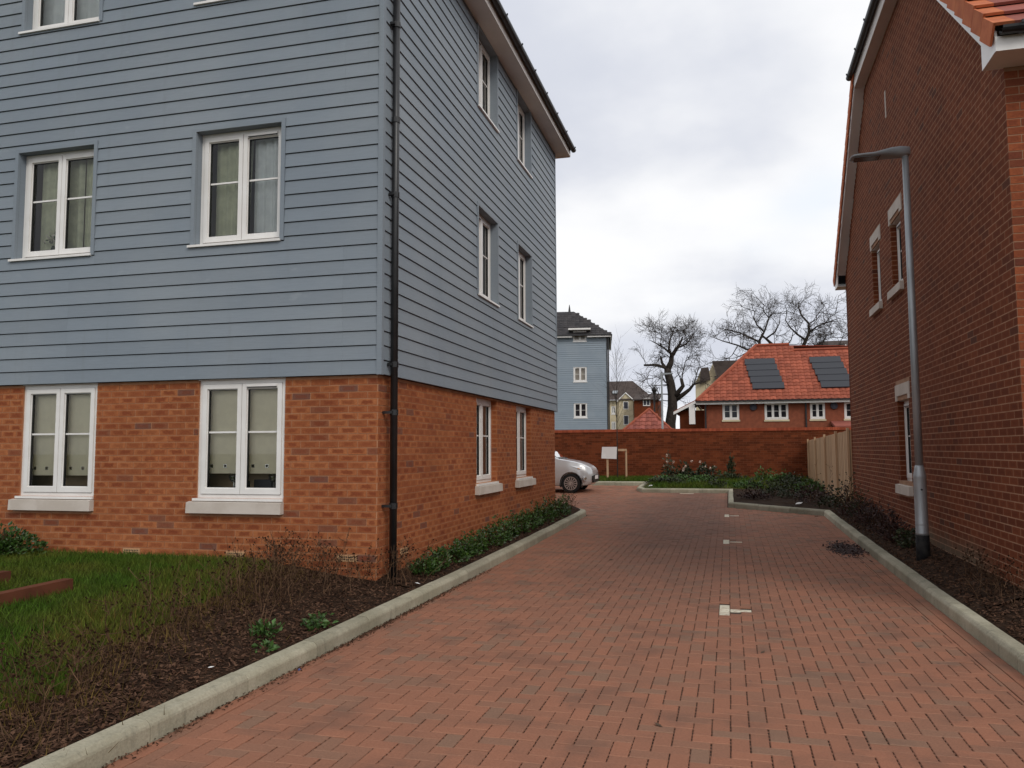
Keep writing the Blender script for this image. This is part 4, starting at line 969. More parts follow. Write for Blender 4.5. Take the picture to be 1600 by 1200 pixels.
mb = MB(); mb.box(-20, -10.97, TY-.36, TY-.33, 9.68, 9.82); mb.box(-9.89, -8.15, TY-.36, TY-.33, 9.68, 9.82); mb.box(-8.18, -8.15, TY-.33, TY+9, 9.68, 9.82); mb.build('fascia', MT['upvc'], tb)
mb = MB(); mb.box(-20, -8.1, TY-.44, TY-.365, 9.79, 9.87); mb.box(-8.14, -8.06, TY-.44, TY+9, 9.79, 9.87); mb.build('gutter', MT['pipe'], tb)
a0 = Vector((-20, TY-.4, 9.85)); a1 = Vector((-8.1, TY-.4, 9.85)); b1 = Vector((-10.95, TY+3.6, 12.25)); b0 = Vector((-20, TY+3.6, 12.25))
mb = MB(); mb.face([a0, a1, b1, b0]); mb.face([a1, (-8.1, TY+9, 9.85), b1]); mb.face([(-8.1, TY+9, 9.85), (-20, TY+9, 9.85), b0, b1]); trf = mb.build('roof', MT['rooft'], tb)
sl2 = (b1-a1); u2 = Vector((0, 4.0, 2.4)).normalized(); n2_ = Vector((0, -2.4, 4.0)).normalized(); Lr = math.hypot(4, 2.4)
roof_tiles('roof_tiles', MT['rooft'], trf, (-13.5, TY-.4, 9.85), (1, 0, 0), u2, n2_, 5.4, Lr, .3, .36, lambda a, v: (-13.5+a) < -8.1-2.85*v/Lr and not (1.9 < a < 4.0 and v < 1.35), 92, .035)
mb = MB(); mb.tube([(-11.3, TY+3.6, 12.2), (-11.3, TY+3.6, 12.55), (-11.3, TY+3.6, 12.8)], [.1, .06, .02], 8); mb.build('finial', MT['pipe'], tb)
tb.rotation_euler.z = R(8.6)

# cream apartment house and its red neighbour
CY = 95.; cb = thing('cream_apartment_house', 'far cream rendered house with brown roof and small gable', 'building', (-12, CY, .3))
FC = frame((0, CY, 0), (1, 0, 0), (0, -1, 0)); cwn = [(-13.2, -12.7, 5.6, 6.5), (-13.2, -12.7, 3.7, 4.7), (-11.75, -11.15, 6.1, 7.0), (-11.75, -11.15, 4.3, 5.4)]
mb = MB(); panel(mb, FC, -18, -10.5, 0, 7.2, cwn); mb.build('wall', MT['cream'], cb)
mb = MB(); mb.face([(-12.4, CY-.3, 7.1), (-10.5, CY-.3, 7.1), (-11.45, CY-.3, 7.95)]); mb.box(-12.3, -10.6, CY-.28, CY+.0, 0, 7.1, skip='k'); mb.build('gable_bay', MT['cream'], cb)
mb = MB(); mb.tube([(-12.5, CY-.35, 7.0), (-11.45, CY-.35, 8.0), (-10.4, CY-.35, 7.0)], .09, 5); mb.build('bargeboard', MT['upvc'], cb)
FC2 = frame((0, CY-.28, 0), (1, 0, 0), (0, -1, 0))
for h in cwn[:2]: far_window(cb, FC, *h)
for h in cwn[2:]:
    mb = MB(); mb.lbox(FC2, *h[:2], .0, .05, *h[2:]); wn = mb.build('window', MT['upvc'], cb); mb = MB(); mb.lbox(FC2, h[0]+.07, h[1]-.07, .05, .055, h[2]+.07, h[3]-.07); mb.build('pane', MT['dark'], wn)
mb = MB(); mb.face([(-18, CY-.5, 7.2), (-8.2, CY-.5, 7.2), (-11, CY+3, 9.65), (-18, CY+3, 9.65)]); mb.face([(-8.2, CY-.5, 7.2), (-8.2, CY+6, 7.2), (-11, CY+3, 9.65)]); rf = mb.build('roof', MT['browntile'], cb)
mb = MB(); mb.hexa([(-13.1, CY+.4, 7.95), (-12.5, CY+.4, 7.95), (-12.5, CY+.9, 8.3), (-13.1, CY+.9, 8.3), (-13.1, CY+.35, 8.03), (-12.5, CY+.35, 8.03), (-12.5, CY+.85, 8.38), (-13.1, CY+.85, 8.38)]); mb.build('rooflight', MT['galv'], rf)
rb = thing('red_brick_neighbour', 'dark red brick building between the cream house and the oak', 'building', (-9, 92, .3))
F9 = frame((0, 92, 0), (1, 0, 0), (0, -1, 0)); mb = MB(); mb.box(-10.2, -7.5, 92, 98, 0, 7.0); mb.build('wall', MT['brick_w'], rb)
mb = MB(); mb.lbox(F9, -9.2, -8.4, 0, .06, 6.3, 7.2); wn = mb.build('window', MT['upvc'], rb); mb = MB(); mb.lbox(F9, -9.12, -8.85, .06, .07, 6.4, 7.1); mb.lbox(F9, -8.76, -8.48, .06, .07, 6.4, 7.1); mb.build('pane', MT['dark'], wn)
mb = MB(); mb.hexa([(-10.3, 91.6, 6.95), (-7.3, 91.6, 6.95), (-7.3, 95, 7.7), (-10.3, 95, 7.7), (-10.3, 91.6, 7.05), (-7.3, 91.6, 7.05), (-7.3, 95, 7.85), (-10.3, 95, 7.85)]); mb.build('roof', MT['browntile'], rb)
# dormered house and dark roof behind the solar panel house
db = thing('gabled_house', 'house with dark roof and cream gables behind the red tiled roof', 'building', (0, 70, .3))
mb = MB(); mb.box(-2.6, 6, 70, 76, 0, 7.2); mb.face([(-1.9, 69.98, 7.0), (-.7, 69.98, 7.0), (-1.15, 69.98, 8.6)]); mb.face([(-2.6, 69.97, 7.), (-1.7, 69.97, 7.), (-2.1, 69.97, 8.2)]); mb.build('wall', MT['cream'], db)
mb = MB(); mb.face([(-1.2, 69.6, 8.8), (1.8, 69.6, 8.8), (4, 69.6, 7.2), (-.65, 69.6, 7.2)]); mb.hexa([(-1.0, 69.62, 7.3), (6, 69.62, 7.3), (6, 73, 8.8), (-1.2, 73, 8.8), (-1.0, 69.62, 7.4), (6, 69.62, 7.4), (6, 73, 8.95), (-1.2, 73, 8.95)]); mb.hexa([(-2.25, 69.6, 6.9), (-1.35, 69.6, 7.3), (-1.35, 73, 7.3), (-2.25, 73, 6.9), (-2.1, 69.6, 8.25), (-1.5, 69.6, 8.3), (-1.5, 73, 8.3), (-2.1, 73, 8.25)]); mb.build('roof', MT['browntile'], db)
kb = thing('dark_roofed_building', 'dark hipped roof just showing above the ridge under the big bare tree', 'building', (11, 85, .3))
mb = MB(); mb.box(8, 20, 85, 92, 0, 10.2); mb.build('wall', MT['brick_w'], kb)
mb = MB(); mb.face([(6.6, 84.5, 10.3), (20, 84.5, 10.3), (20, 88, 12.4), (9.3, 88, 12.4)]); mb.face([(6.6, 92, 10.3), (6.6, 84.5, 10.3), (9.3, 88, 12.4)]); mb.build('roof', MT['browntile'], kb)
mb = MB(); mb.tube([(10.8, 84.2, 10.8), (11.2, 84.2, 11.45), (11.6, 84.2, 10.8)], .12, 5); mb.build('gablet', MT['upvc'], kb)
# far lamp posts
t = thing('street_lamp', 'slim grey street lamp standing behind the boundary wall by the oak', 'street lamp', (-2.93, 38, .4)); mb = MB()
mb.tube([(-2.93, 38, .4), (-2.93, 38, 4.95)], [.055, .04], 10); mb.build('column', MT['galv'], t); mb = MB(); mb.hexa([(-2.98, 37.94, 4.93), (-2.42, 37.94, 4.97), (-2.42, 38.06, 4.97), (-2.98, 38.06, 4.93), (-2.98, 37.94, 5.02), (-2.42, 37.94, 5.02), (-2.42, 38.06, 5.02), (-2.98, 38.06, 5.02)]); mb.build('lantern', MT['lamphead'], t)
t = thing('heritage_lamp', 'old fashioned black lamp post in the distance left of the oak', 'street lamp', (-6.91, 80, .4)); mb = MB(); mb.tube([(-6.91, 80, .4), (-6.91, 80, 6.9)], .08, 8); mb.build('column', MT['pipe'], t)
mb = MB(); mb.tube([(-6.91, 80, 6.75), (-6.91, 80, 7.0), (-6.91, 80, 7.25), (-6.91, 80, 7.35), (-6.91, 80, 7.6)], [.08, .16, .28, .2, .03], 8); mb.build('lantern', MT['pipe'], t)

# ================================================================== bare trees
class Tree:
    def __init__(s, seed): s.r = random.Random(seed); s.w = MB(); s.t = MB(); s.n = 0
    def rv(s): return Vector((s.r.gauss(0, 1), s.r.gauss(0, 1), s.r.gauss(0, 1))).normalized()
    def limb(s, pts, r0, r1, n=7):
        m = len(pts); s.w.tube(pts, [r0+(r1-r0)*i/(m-1) for i in range(m)], n)
    def twig(s, p, d, L, r_, lv, P):
        k = 3 if lv > 0 else 2; pts = [p]; dd = d.normalized()
        for i in range(k):
            dd = (dd + s.rv()*P['wig'] + Vector((0, 0, P['lift']))).normalized(); pts.append(pts[-1]+dd*L/k)
        mb = s.w if r_ > P['wood'] else s.t; s.n += 1
        mb.tube(pts, [r_*(1-.55*i/k) for i in range(k+1)], 5 if r_ > P['wood'] else 3, False, (s.r.random(), .5))
        if lv > 0:
            for c in range(P['kids'][lv]):
                q = .25+.75*(c+s.r.random())/P['kids'][lv]; i = min(k-1, int(q*k)); b = pts[i].lerp(pts[i+1], q*k-i)
                ax = s.rv(); nd_ = (dd + (ax-dd*ax.dot(dd)).normalized()*s.r.uniform(.6, 1.3)).normalized()
                s.twig(b, nd_, L*s.r.uniform(.5, .78), max(r_*.55, P['rmin']), lv-1, P)
    def clothe(s, pts, dens, L, r_, lv, P, start=.0, flat=1.):
        pts = [Vector(p) for p in pts]
        for a, b in zip(pts, pts[1:]):
            n = max(1, int((b-a).length*dens+s.r.random()))
            for i in range(n):
                if s.r.random() < start: continue
                d = (b-a).normalized(); ax = s.rv(); ax.y *= flat; nd_ = ((ax-d*ax.dot(d)).normalized() + d*.5+Vector((0, 0, .35)))
                s.twig(a.lerp(b, s.r.random()), nd_, L*s.r.uniform(.6, 1.25), r_, lv, P)
def sk(pts, k, x0, y0, X, Y, Z, dep, r_):
    out = []; d = r_.uniform(-dep, dep); m = len(pts)
    for i, (a, b) in enumerate(pts): out.append(Vector((X+(a-x0)*k, Y+d*i/max(1, m-1), Z+(y0-b)*k)))
    return out
ok = thing('oak_tree', 'old bare oak with a thick forked trunk behind the boundary wall', 'tree', (-4.15, 62, .3)); T = Tree(101); k = 61./1272/4.444*.97
A = lambda pts, dep=0.: sk(pts, k, 300, 1060, -4.2, 62, 3.4, dep, T.r)
trunk = A([(300, 1350), (300, 1060), (318, 940), (318, 850), (308, 770), (290, 700), (288, 665)])
T.limb(trunk, .42, .25, 10)
Pm = dict(wig=.26, lift=.03, kids=[0, 4, 5, 5], wood=.03, rmin=.010)
LB = [([(288, 668), (262, 655), (215, 640), (125, 641)], .17, .10, 1.), ([(275, 660), (248, 620), (236, 568)], .16, .09, .6), ([(290, 670), (312, 620), (318, 570), (350, 520), (372, 485), (395, 430)], .30, .07, 1.), ([(318, 575), (300, 520), (310, 460), (330, 410)], .14, .04, 2.), ([(350, 520), (400, 500), (440, 470), (460, 430)], .10, .03, 2.), ([(318, 560), (270, 520), (220, 490), (180, 470)], .11, .03, 2.),
      ([(322, 880), (365, 832), (396, 795), (386, 745)], .26, .15, 1.), ([(340, 890), (400, 850), (440, 820), (470, 785), (535, 765)], .24, .07, 1.), ([(386, 750), (395, 690), (410, 620), (430, 560)], .06, .02, 2.), ([(386, 750), (360, 700), (370, 640)], .05, .02, 2.), ([(470, 785), (490, 700), (510, 620)], .06, .02, 2.), ([(308, 780), (230, 790), (130, 800)], .06, .02, 2.), ([(315, 850), (220, 850), (110, 830)], .06, .02, 2.), ([(312, 800), (250, 740), (170, 720)], .06, .02, 2.), ([(318, 900), (240, 890), (160, 900)], .05, .02, 2.)]
for pts, r0, r1, dep in LB:
    p = A(pts, dep); T.limb(p, r0*.82, r1*.8, 7)
for i, (d_, n_) in enumerate(((2, 2.6), (3, 2.8), (4, 2.6), (5, 2.4), (8, 1.8), (9, 1.8), (10, 1.8), (11, 1.5), (12, 1.5), (13, 1.5), (14, 1.2), (0, .7), (7, 1.2))):
    T.clothe(A(LB[d_][0], LB[d_][3])[1 if d_ == 2 else 0:], n_*1.2, 1.3 if d_ < 6 else 1.15, .028, 3 if d_ in (2, 3, 4, 5) else 2, Pm)
tr = T.w.build('trunk', MT['bark'], ok, smooth=True); T.t.build('crown', MT['twig'], ok)
bt = thing('bare_tree', 'wide bare tree spreading above the solar panel house roof', 'tree', (5.2, 75, .3)); T = Tree(202); k = 78./1272/4.444*.91
A = lambda pts, dep=0.: sk(pts, k, 1190, 560, 5.6, 75, 9.3, dep, T.r)
T.limb(A([(1180, 1000), (1180, 700), (1185, 610)]), .6, .48, 9)
Pb = dict(wig=.25, lift=.015, kids=[0, 3, 4, 4], wood=.03, rmin=.012)
LB = [([(1180, 620), (1100, 500), (1060, 450), (1020, 405), (985, 370)], .28, .08), ([(1180, 640), (1050, 580), (968, 540), (966, 470), (972, 420), (1005, 360), (1040, 262), (1075, 225)], .27, .04), ([(968, 520), (900, 492), (820, 455), (720, 425), (630, 388)], .14, .03), ([(972, 430), (900, 390), (850, 360), (780, 330), (690, 310)], .12, .03), ([(1005, 360), (960, 300), (940, 230), (960, 170)], .10, .03), ([(1040, 262), (1000, 210), (1010, 160)], .07, .02),
      ([(1185, 620), (1212, 552), (1258, 482), (1282, 430), (1310, 372), (1312, 300), (1268, 240), (1250, 180), (1255, 130)], .27, .04), ([(1310, 372), (1350, 345), (1400, 332), (1480, 312)], .11, .03), ([(1282, 430), (1225, 385), (1180, 335), (1150, 280), (1165, 220)], .13, .03), ([(1250, 510), (1330, 488), (1420, 492), (1520, 478)], .12, .03), ([(1100, 500), (1150, 470), (1185, 420), (1200, 360)], .10, .03), ([(1020, 405), (1080, 360), (1110, 300), (1120, 230)], .10, .03), ([(1312, 310), (1370, 270), (1410, 220)], .07, .02), ([(820, 455), (780, 520), (720, 560)], .06, .02), ([(900, 492), (840, 520), (790, 530), (720, 520)], .06, .02), ([(1400, 332), (1440, 280), (1490, 250)], .06, .02), ([(1330, 488), (1400, 440), (1470, 420)], .06, .02)]
paths = []
for pts, r0, r1 in LB:
    p = A(pts, 2.5); paths.append(p); T.limb(p, r0*.82, r1*.8, 7)
for i, p in enumerate(paths): T.clothe(p[1:] if i in (0, 1, 6) else p, 1.6, 1.65, .034, 3, Pb, 0.1)
T.w.build('trunk', MT['bark'], bt, smooth=True); T.t.build('crown', MT['twig'], bt)

# sapling tied to its stakes
sp = thing('sapling', 'thin bare sapling between stakes on the grass before the wall', 'tree', (-3.79, 28.6, rz(28.6)+.1)); T = Tree(303); b = Vector((-3.79, 28.6, .48))
st = [b, b+Vector((.01, 0, 1.2)), b+Vector((.0, 0, 2.4)), b+Vector((.03, 0, 3.4)), b+Vector((.0, .0, 4.6))]
T.w.tube(st, [.022, .018, .014, .009, .003], 6)
for i in range(26):
    q = T.r.uniform(.35, .9); p = st[0].lerp(st[-1], q); a = T.r.uniform(0, 6.28); d = Vector((math.cos(a)*.42, math.sin(a)*.3, 1.))
    L = T.r.uniform(.7, 1.7)*(1.15-q*.55); T.twig(p, d, L, .0055, 1, dict(wig=.12, lift=.05, kids=[0, 3], wood=1., rmin=.0025))
T.w.build('trunk', MT['bark'], sp); T.t.build('crown', MT['twig'], sp)
tk = thing('tree_stake', 'timber stake frame holding the sapling by the wall', 'stake', (-3.5, 28.75, .5)); mb = MB()
mb.tube([(-3.5, 28.75, .42), (-3.5, 28.75, 1.5)], .035, 8); mb.build('stake', MT['timber'], tk); mb = MB(); mb.box(-3.85, -3.47, 28.69, 28.72, 1.46, 1.54); mb.build('cross_bar', MT['timber'], tk)
sg = thing('blank_sign', 'blank white sign board on a short wooden post by the wall', 'sign', (-4.13, 28.5, .5)); mb = MB(); mb.box(-4.155, -4.09, 28.5, 28.56, .42, 1.4); mb.build('post', MT['timber'], sg)
mb = MB(); mb.hexa([(-4.33, 28.47, 1.21), (-3.80, 28.47, 1.19), (-3.80, 28.495, 1.19), (-4.33, 28.495, 1.21), (-4.30, 28.47, 1.61), (-3.78, 28.47, 1.61), (-3.78, 28.495, 1.61), (-4.30, 28.495, 1.61)]); mb.build('board', MT['white'], sg)

# ================================================================== silver hatchback
def make_car(X, Y, Z):
    car = thing('silver_hatchback', 'silver small hatchback parked beyond the corner of the flats', 'car', (X, Y, Z))
    # X,Y: front wheel centre line (near side); car points to +X; local l = distance back from the nose
    Lg, Wd = 3.62, 1.64; nose = X+.62; yc = Y+Wd/2-.0
    top = [(0, .60), (.04, .70), (.12, .775), (.3, .86), (.55, .935), (.85, .985), (1.02, 1.02), (1.3, 1.20), (1.65, 1.40), (2.0, 1.485), (2.5, 1.50), (3.0, 1.46), (3.35, 1.33), (3.52, 1.0), (3.6, .75), (3.62, .55)]
    bot = [(0, .36), (.1, .22), (.35, .19), (3.2, .2), (3.5, .27), (3.62, .45)]
    hwid = [(0, .50), (.05, .60), (.15, .69), (.35, .765), (.7, .81), (1.3, .82), (2.9, .82), (3.3, .79), (3.5, .72), (3.62, .6)]
    belt = [(0, .60), (.3, .80), (.8, .90), (1.1, .93), (2.5, .97), (3.3, 1.0), (3.62, .6)]
    def ev(T_, l):
        for (a, b), (c, d) in zip(T_, T_[1:]):
            if l <= c: return b+(d-b)*(l-a)/(c-a)
        return T_[-1][1]
    st_ = sorted(set([0, .02, .05, .09, .15, .22, .3]+[.38+.06*i for i in range(53)]+[3.54, 3.58, 3.61, 3.62])); V = []; Fc = []
    def sect(l):
        zt, zb, h, bl = ev(top, l), ev(bot, l), ev(hwid, l), min(ev(belt, l), ev(top, l)-.012)
        cab = max(0, zt-bl)
        p = [(0, zb), (h*.6, zb), (h*.93, zb+.03), (h*.985, zb+.12), (h, zb+(bl-zb)*.45), (h*1.0, zb+(bl-zb)*.68), (h*.975, zb+(bl-zb)*.88), (h*.93, bl)]
        i_ = .30*cab
        p += [(h*.93-i_*.30, bl+cab*.35), (h*.93-i_*.7, bl+cab*.72), (h*.86-i_*.9, bl+cab*.90), (h*.66-i_*.7, bl+cab*.975), (h*.3, zt-.004), (0, zt)]
        return p
    for l in st_:
        for a, z in sect(l): V.append((nose-l, yc-a, Z+z))
    m = len(sect(1.))
    for i in range(len(st_)-1):
        for q in range(m-1): Fc.append((i*m+q, i*m+q+1, (i+1)*m+q+1, (i+1)*m+q))
    n = len(V); V += [(x, 2*yc-y_, z) for x, y_, z in V]; Fc += [tuple(n+q for q in reversed(f)) for f in Fc]
    mb = MB(); mb.shared(V, Fc); body = mb.build('body', MT['silver'], car, smooth=True)
    # wheel arches cut out of the shell
    bm = bmesh.new(); bm.from_mesh(body.data); bmesh.ops.remove_doubles(bm, verts=bm.verts, dist=.0005); bmesh.ops.holes_fill(bm, edges=[e for e in bm.edges if e.is_boundary], sides=0); bmesh.ops.recalc_face_normals(bm, faces=bm.faces); bm.to_mesh(body.data); bm.free()
    wl = [X, X-2.30]; mb = MB()
    for wx in wl:
        for ya, yb_ in ((Y-.2, Y+.27), (Y+Wd-.27, Y+Wd+.2)): mb.tube([(wx, ya, Z+.285), (wx, yb_, Z+.285)], .335, 40)
    cutter = mb.build('cutter', MT['blackpl'], car); md = body.modifiers.new('arch', 'BOOLEAN'); md.operation = 'DIFFERENCE'; md.object = cutter; md.solver = 'EXACT'
    bpy.context.view_layer.update(); ev_ = body.evaluated_get(bpy.context.evaluated_depsgraph_get()); nm = bpy.data.meshes.new_from_object(ev_); body.modifiers.clear(); body.data = nm
    bpy.data.objects.remove(cutter); nm.polygons.foreach_set('use_smooth', [True]*len(nm.polygons))
    if hasattr(nm, 'set_sharp_from_angle'): nm.set_sharp_from_angle(angle=R(38))
    for wx in wl:
        mb = MB(); pts = [(wx+math.cos(R(a))*.34, Z+.285+math.sin(R(a))*.34) for a in range(-20, 201, 20)]
        for (x0, z0), (x1, z1) in zip(pts, pts[1:]): mb.face([(x0, Y+.02, z0), (x1, Y+.02, z1), (x1, Y+.3, z1), (x0, Y+.3, z0)])
        mb.box(wx-.36, wx+.36, Y+.3, Y+Wd-.3, Z+.2, Z+.62); mb.build('wheel_well', MT['blackpl'], car)
        for s in (0, 1):
            yy_ = Y+.03 if s == 0 else Y+Wd-.03; o = -1 if s == 0 else 1
            mb = MB(); mb.tube([(wx, yy_-o*.16, Z+.285), (wx, yy_-o*.15, Z+.285), (wx, yy_-o*.01, Z+.285), (wx, yy_, Z+.285)], [.25, .285, .285, .255], 28); wh = mb.build('tyre', MT['rubber'], car, smooth=False)
            mb = MB(); q = yy_+o*.004
            for i in range(30):
                a, b_ = 2*math.pi*i/30, 2*math.pi*(i+1)/30
                for r0, r1 in ((.178, .198), (.0, .05)): mb.face([(wx+math.cos(t_)*r_, q, Z+.285+math.sin(t_)*r_) for t_, r_ in ((a, r0), (a, r1), (b_, r1), (b_, r0))])
            for i in range(14):
                a = 2*math.pi*i/14; c_, s_ = math.cos(a), math.sin(a); w0, w1 = .009, .015
                mb.face([(wx+c_*.045-s_*w0, q, Z+.285+s_*.045+c_*w0), (wx+c_*.182-s_*w1, q, Z+.285+s_*.182+c_*w1), (wx+c_*.182+s_*w1, q, Z+.285+s_*.182-c_*w1), (wx+c_*.045+s_*w0, q, Z+.285+s_*.045-c_*w0)])
            mb.build('rim', MT['alloy'], wh)
    # glazing laid on the shell
    def patch(name, mat, quads, off=.006):
        mb = MB()
        for qd in quads: mb.face(qd)
        mb.build(name, mat, car)
    def sp_(l, j, s, off=.008):
        a, z = sect(l)[j]; return (nose-l, yc-s*(a+off), Z+z)
    for s in (1, -1):
        ls = [1.32, 1.42, 1.52, 1.65, 1.8, 2.0, 2.2]
        patch('side_window', MT['carglass'], [[sp_(a, 7, s), sp_(b, 7, s), sp_(b, 9, s), sp_(a, 9, s)] if a > 1.4 else [sp_(a, 7, s), sp_(b, 7, s), sp_(b, 9, s)] for a, b in zip(ls, ls[1:])])
        ls = [2.27, 2.5, 2.75, 3.0]; patch('side_window', MT['carglass'], [[sp_(a, 7, s), sp_(b, 7, s), sp_(b, 9, s), sp_(a, 9, s)] for a, b in zip(ls, ls[1:])])
        hl_ = [(.13, 6, .30, 6), ]
        patch('headlight', M('headlamp', (.70, .72, .74), rough=.12), [[(nose-l, yc-s*(ev(hwid, l)*q+.012), Z+z) for l, q, z in ((.10, .86, .655), (.34, 1.0, .70), (.62, .985, .80), (.30, .93, .775))]])
        patch('indicator', MT['orange_l'], [[(nose-l, yc-s*(ev(hwid, l)*q+.016), Z+z) for l, q, z in ((.33, 1., .70), (.40, 1., .715), (.42, .99, .745), (.36, .985, .73))]])
        mb = MB(); c = Vector((nose-.20, yc-s*.735, Z+.43)); d = Vector((.7, -s*.7, 0)); mb.tube([c-d*.04, c+d*.02], [.075, .07], 14); mb.tube([c+d*.02, c+d*.03], [.05, .045], 12, mi=1); mb.build('fog_lamp', [MT['silver'], MT['chrome']], car)
        patch('door_line', MT['blackpl'], [[(nose-1.12, yc-s*(ev(hwid, 1.12)+.004), Z+.3), (nose-1.13, yc-s*(ev(hwid, 1.12)+.004), Z+.3), (nose-1.14, yc-s*(ev(hwid, 1.12)*.985+.004), Z+.86), (nose-1.13, yc-s*(ev(hwid, 1.12)*.985+.004), Z+.86)]])
        mb = MB(); c = Vector((nose-1.42, yc-s*.90, Z+.98)); mb.tube([c+Vector((.06, 0, 0)), c+Vector((.04, 0, 0)), c-Vector((.06, 0, 0))], [.03, .07, .075], 10); mb.build('door_mirror', MT['silver'], car, smooth=True)
    ls = [1.06, 1.2, 1.35, 1.5, 1.62]; patch('windscreen', MT['carglass'], [[(nose-a, yc-.62+.05*(a-1), Z+ev(top, a)+.0), (nose-a, yc+.62-.05*(a-1), Z+ev(top, a)), (nose-b_, yc+.62-.05*(b_-1), Z+ev(top, b_)), (nose-b_, yc-.62+.05*(b_-1), Z+ev(top, b_))] for a, b_ in zip(ls, ls[1:])])
    for o_ in [o for o in car.children if o.name.startswith('windscreen')]: o_.location.z += .008
    mb = MB(); mb.box(nose-1.08, nose-.98, yc-.6, yc+.6, Z+1.0, Z+1.035); mb.build('scuttle', MT['blackpl'], car)
    mb = MB(); mb.box(nose-.06, nose+.012, yc-.45, yc+.45, Z+.30, Z+.52); mb.box(nose-.02, nose+.02, yc-.56, yc+.56, Z+.36, Z+.50); mb.build('grille', MT['blackpl'], car)
    mb = MB(); mb.box(nose+.021, nose+.03, yc-.26, yc+.26, Z+.40, Z+.505); mb.build('number_plate', MT['white'], car)
make_car(-4.53, 23.72, rz(23.8))

# ================================================================== planting
def leafy(name, lab, cat, grp, c, rx, ry, rz_, n, size, mat, seed, stem='deadstem', flat=.5, fl=None, up=.22):
    r_ = random.Random(seed); c = Vector(c); t = thing(name, lab, cat, c, grp); mb = MB(); ms = MB()
    ph = [r_.uniform(0, 6.28) for _ in range(4)]
    for i in range(n):
        while True:
            a = Vector((r_.uniform(-1, 1), r_.uniform(-1, 1), r_.uniform(0, 1)))
            if .25 < a.length < 1: break
        q = 1+.22*math.sin(3*math.atan2(a.y, a.x)+ph[0])+.18*math.sin(5*a.z+ph[1])
        p = c+Vector((a.x*rx*q, a.y*ry*q, a.z*rz_*q))
        d = Vector((a.x+r_.gauss(0, .5), a.y+r_.gauss(0, .5), a.z*flat+up+r_.gauss(0, .35))).normalized(); s_ = d.cross(Vector((r_.gauss(0, 1), r_.gauss(0, 1), r_.gauss(0, 1)))).normalized()
        L = size*r_.uniform(.6, 1.25); W = L*.30; nn = d.cross(s_)*W*.5; rn = (r_.random(), .5)
        mb.shared([p, p+d*L*.5+s_*W-nn, p+d*L, p+d*L*.5-s_*W-nn, p+d*L*.5], [(0, 1, 4), (1, 2, 4), (2, 3, 4), (3, 0, 4)], rn)
    for i in range(max(4, n//45)):
        a = r_.uniform(0, 6.28); q = r_.uniform(.2, .85); e = c+Vector((math.cos(a)*rx*q, math.sin(a)*ry*q, rz_*r_.uniform(.4, .85)))
        ms.tube([c+Vector((r_.gauss(0, rx*.15), r_.gauss(0, ry*.15), -.03)), c.lerp(e, .5)+Vector((0, 0, rz_*.1)), e], [.006, .005, .003], 4, False, (r_.random(), .5))
    ms.build('stems', MT[stem], t); mb.build('foliage', MT[mat], t)
    if fl:
        mf = MB()
        for i in range(fl[0]):
            a = r_.uniform(0, 6.28); p = c+Vector((math.cos(a)*rx*r_.uniform(0, .9), -abs(math.sin(a))*ry*.8, rz_*r_.uniform(.55, 1.15)))
            for q in range(9):
                d = Vector((r_.gauss(0, 1), r_.gauss(0, 1), r_.gauss(0, 1))).normalized()*fl[1]; s_ = d.cross(Vector((r_.random(), r_.random(), 1))).normalized()*fl[1]*.6; mf.face([p-d*.1, p+d*.5+s_, p+d, p+d*.5-s_], (r_.random(), .5))
        mf.build('blossom', MT['petal2'], t)
    return t
def dead(lab, x, y, h, n, seed, spread=.22, heads=True, grp='dead flower stems in the soil bed', hfun=hl, green=0):
    r_ = random.Random(seed); z = hfun(x, y); t = thing('dead_perennial', lab, 'plant', (x, y, z), grp); ms = MB(); mh = MB(); ml = MB()
    for i in range(int(n*.62)):
        b = Vector((x+r_.gauss(0, spread*.5), y+r_.gauss(0, spread*.6), 0)); b.z = hfun(b.x, b.y)-.01; L = h*r_.uniform(.45, 1.1)
        d = Vector((r_.gauss(0, .28), r_.gauss(0, .28), 1)); pts = [b]
        for q in range(4): d = (d+Vector((r_.gauss(0, .16), r_.gauss(0, .16), -.02))).normalized(); pts.append(pts[-1]+d*L/4)
        rr_ = r_.uniform(.0018, .0042); ms.tube(pts, [rr_*(1-.14*q) for q in range(5)], 3, False, (r_.random(), .5))
        for q in range(r_.randint(2, 5)):
            p = pts[r_.randint(1, 3)].lerp(pts[4], r_.random()*.6); e = p+Vector((r_.gauss(0, .06), r_.gauss(0, .06), r_.uniform(.01, .10))); ms.tube([p, p.lerp(e, .5)+Vector((0, 0, -.006)), e], [rr_*.7, rr_*.6, rr_*.45], 3, False, (r_.random(), .5))
            if heads:
                for w_ in range(3):
                    a = Vector((r_.gauss(0, 1), r_.gauss(0, 1), r_.gauss(0, 1))).normalized()*.013; s_ = a.cross(Vector((r_.random(), 1, r_.random()))).normalized()*.008; mh.face([e-a, e+s_, e+a, e-s_], (r_.random(), .5))
    ms.build('stems', MT['deadstem'], t)
    if mh.f: tag(mh.build('seed_heads', MT['deadhead'], t), kind='stuff')
    return t
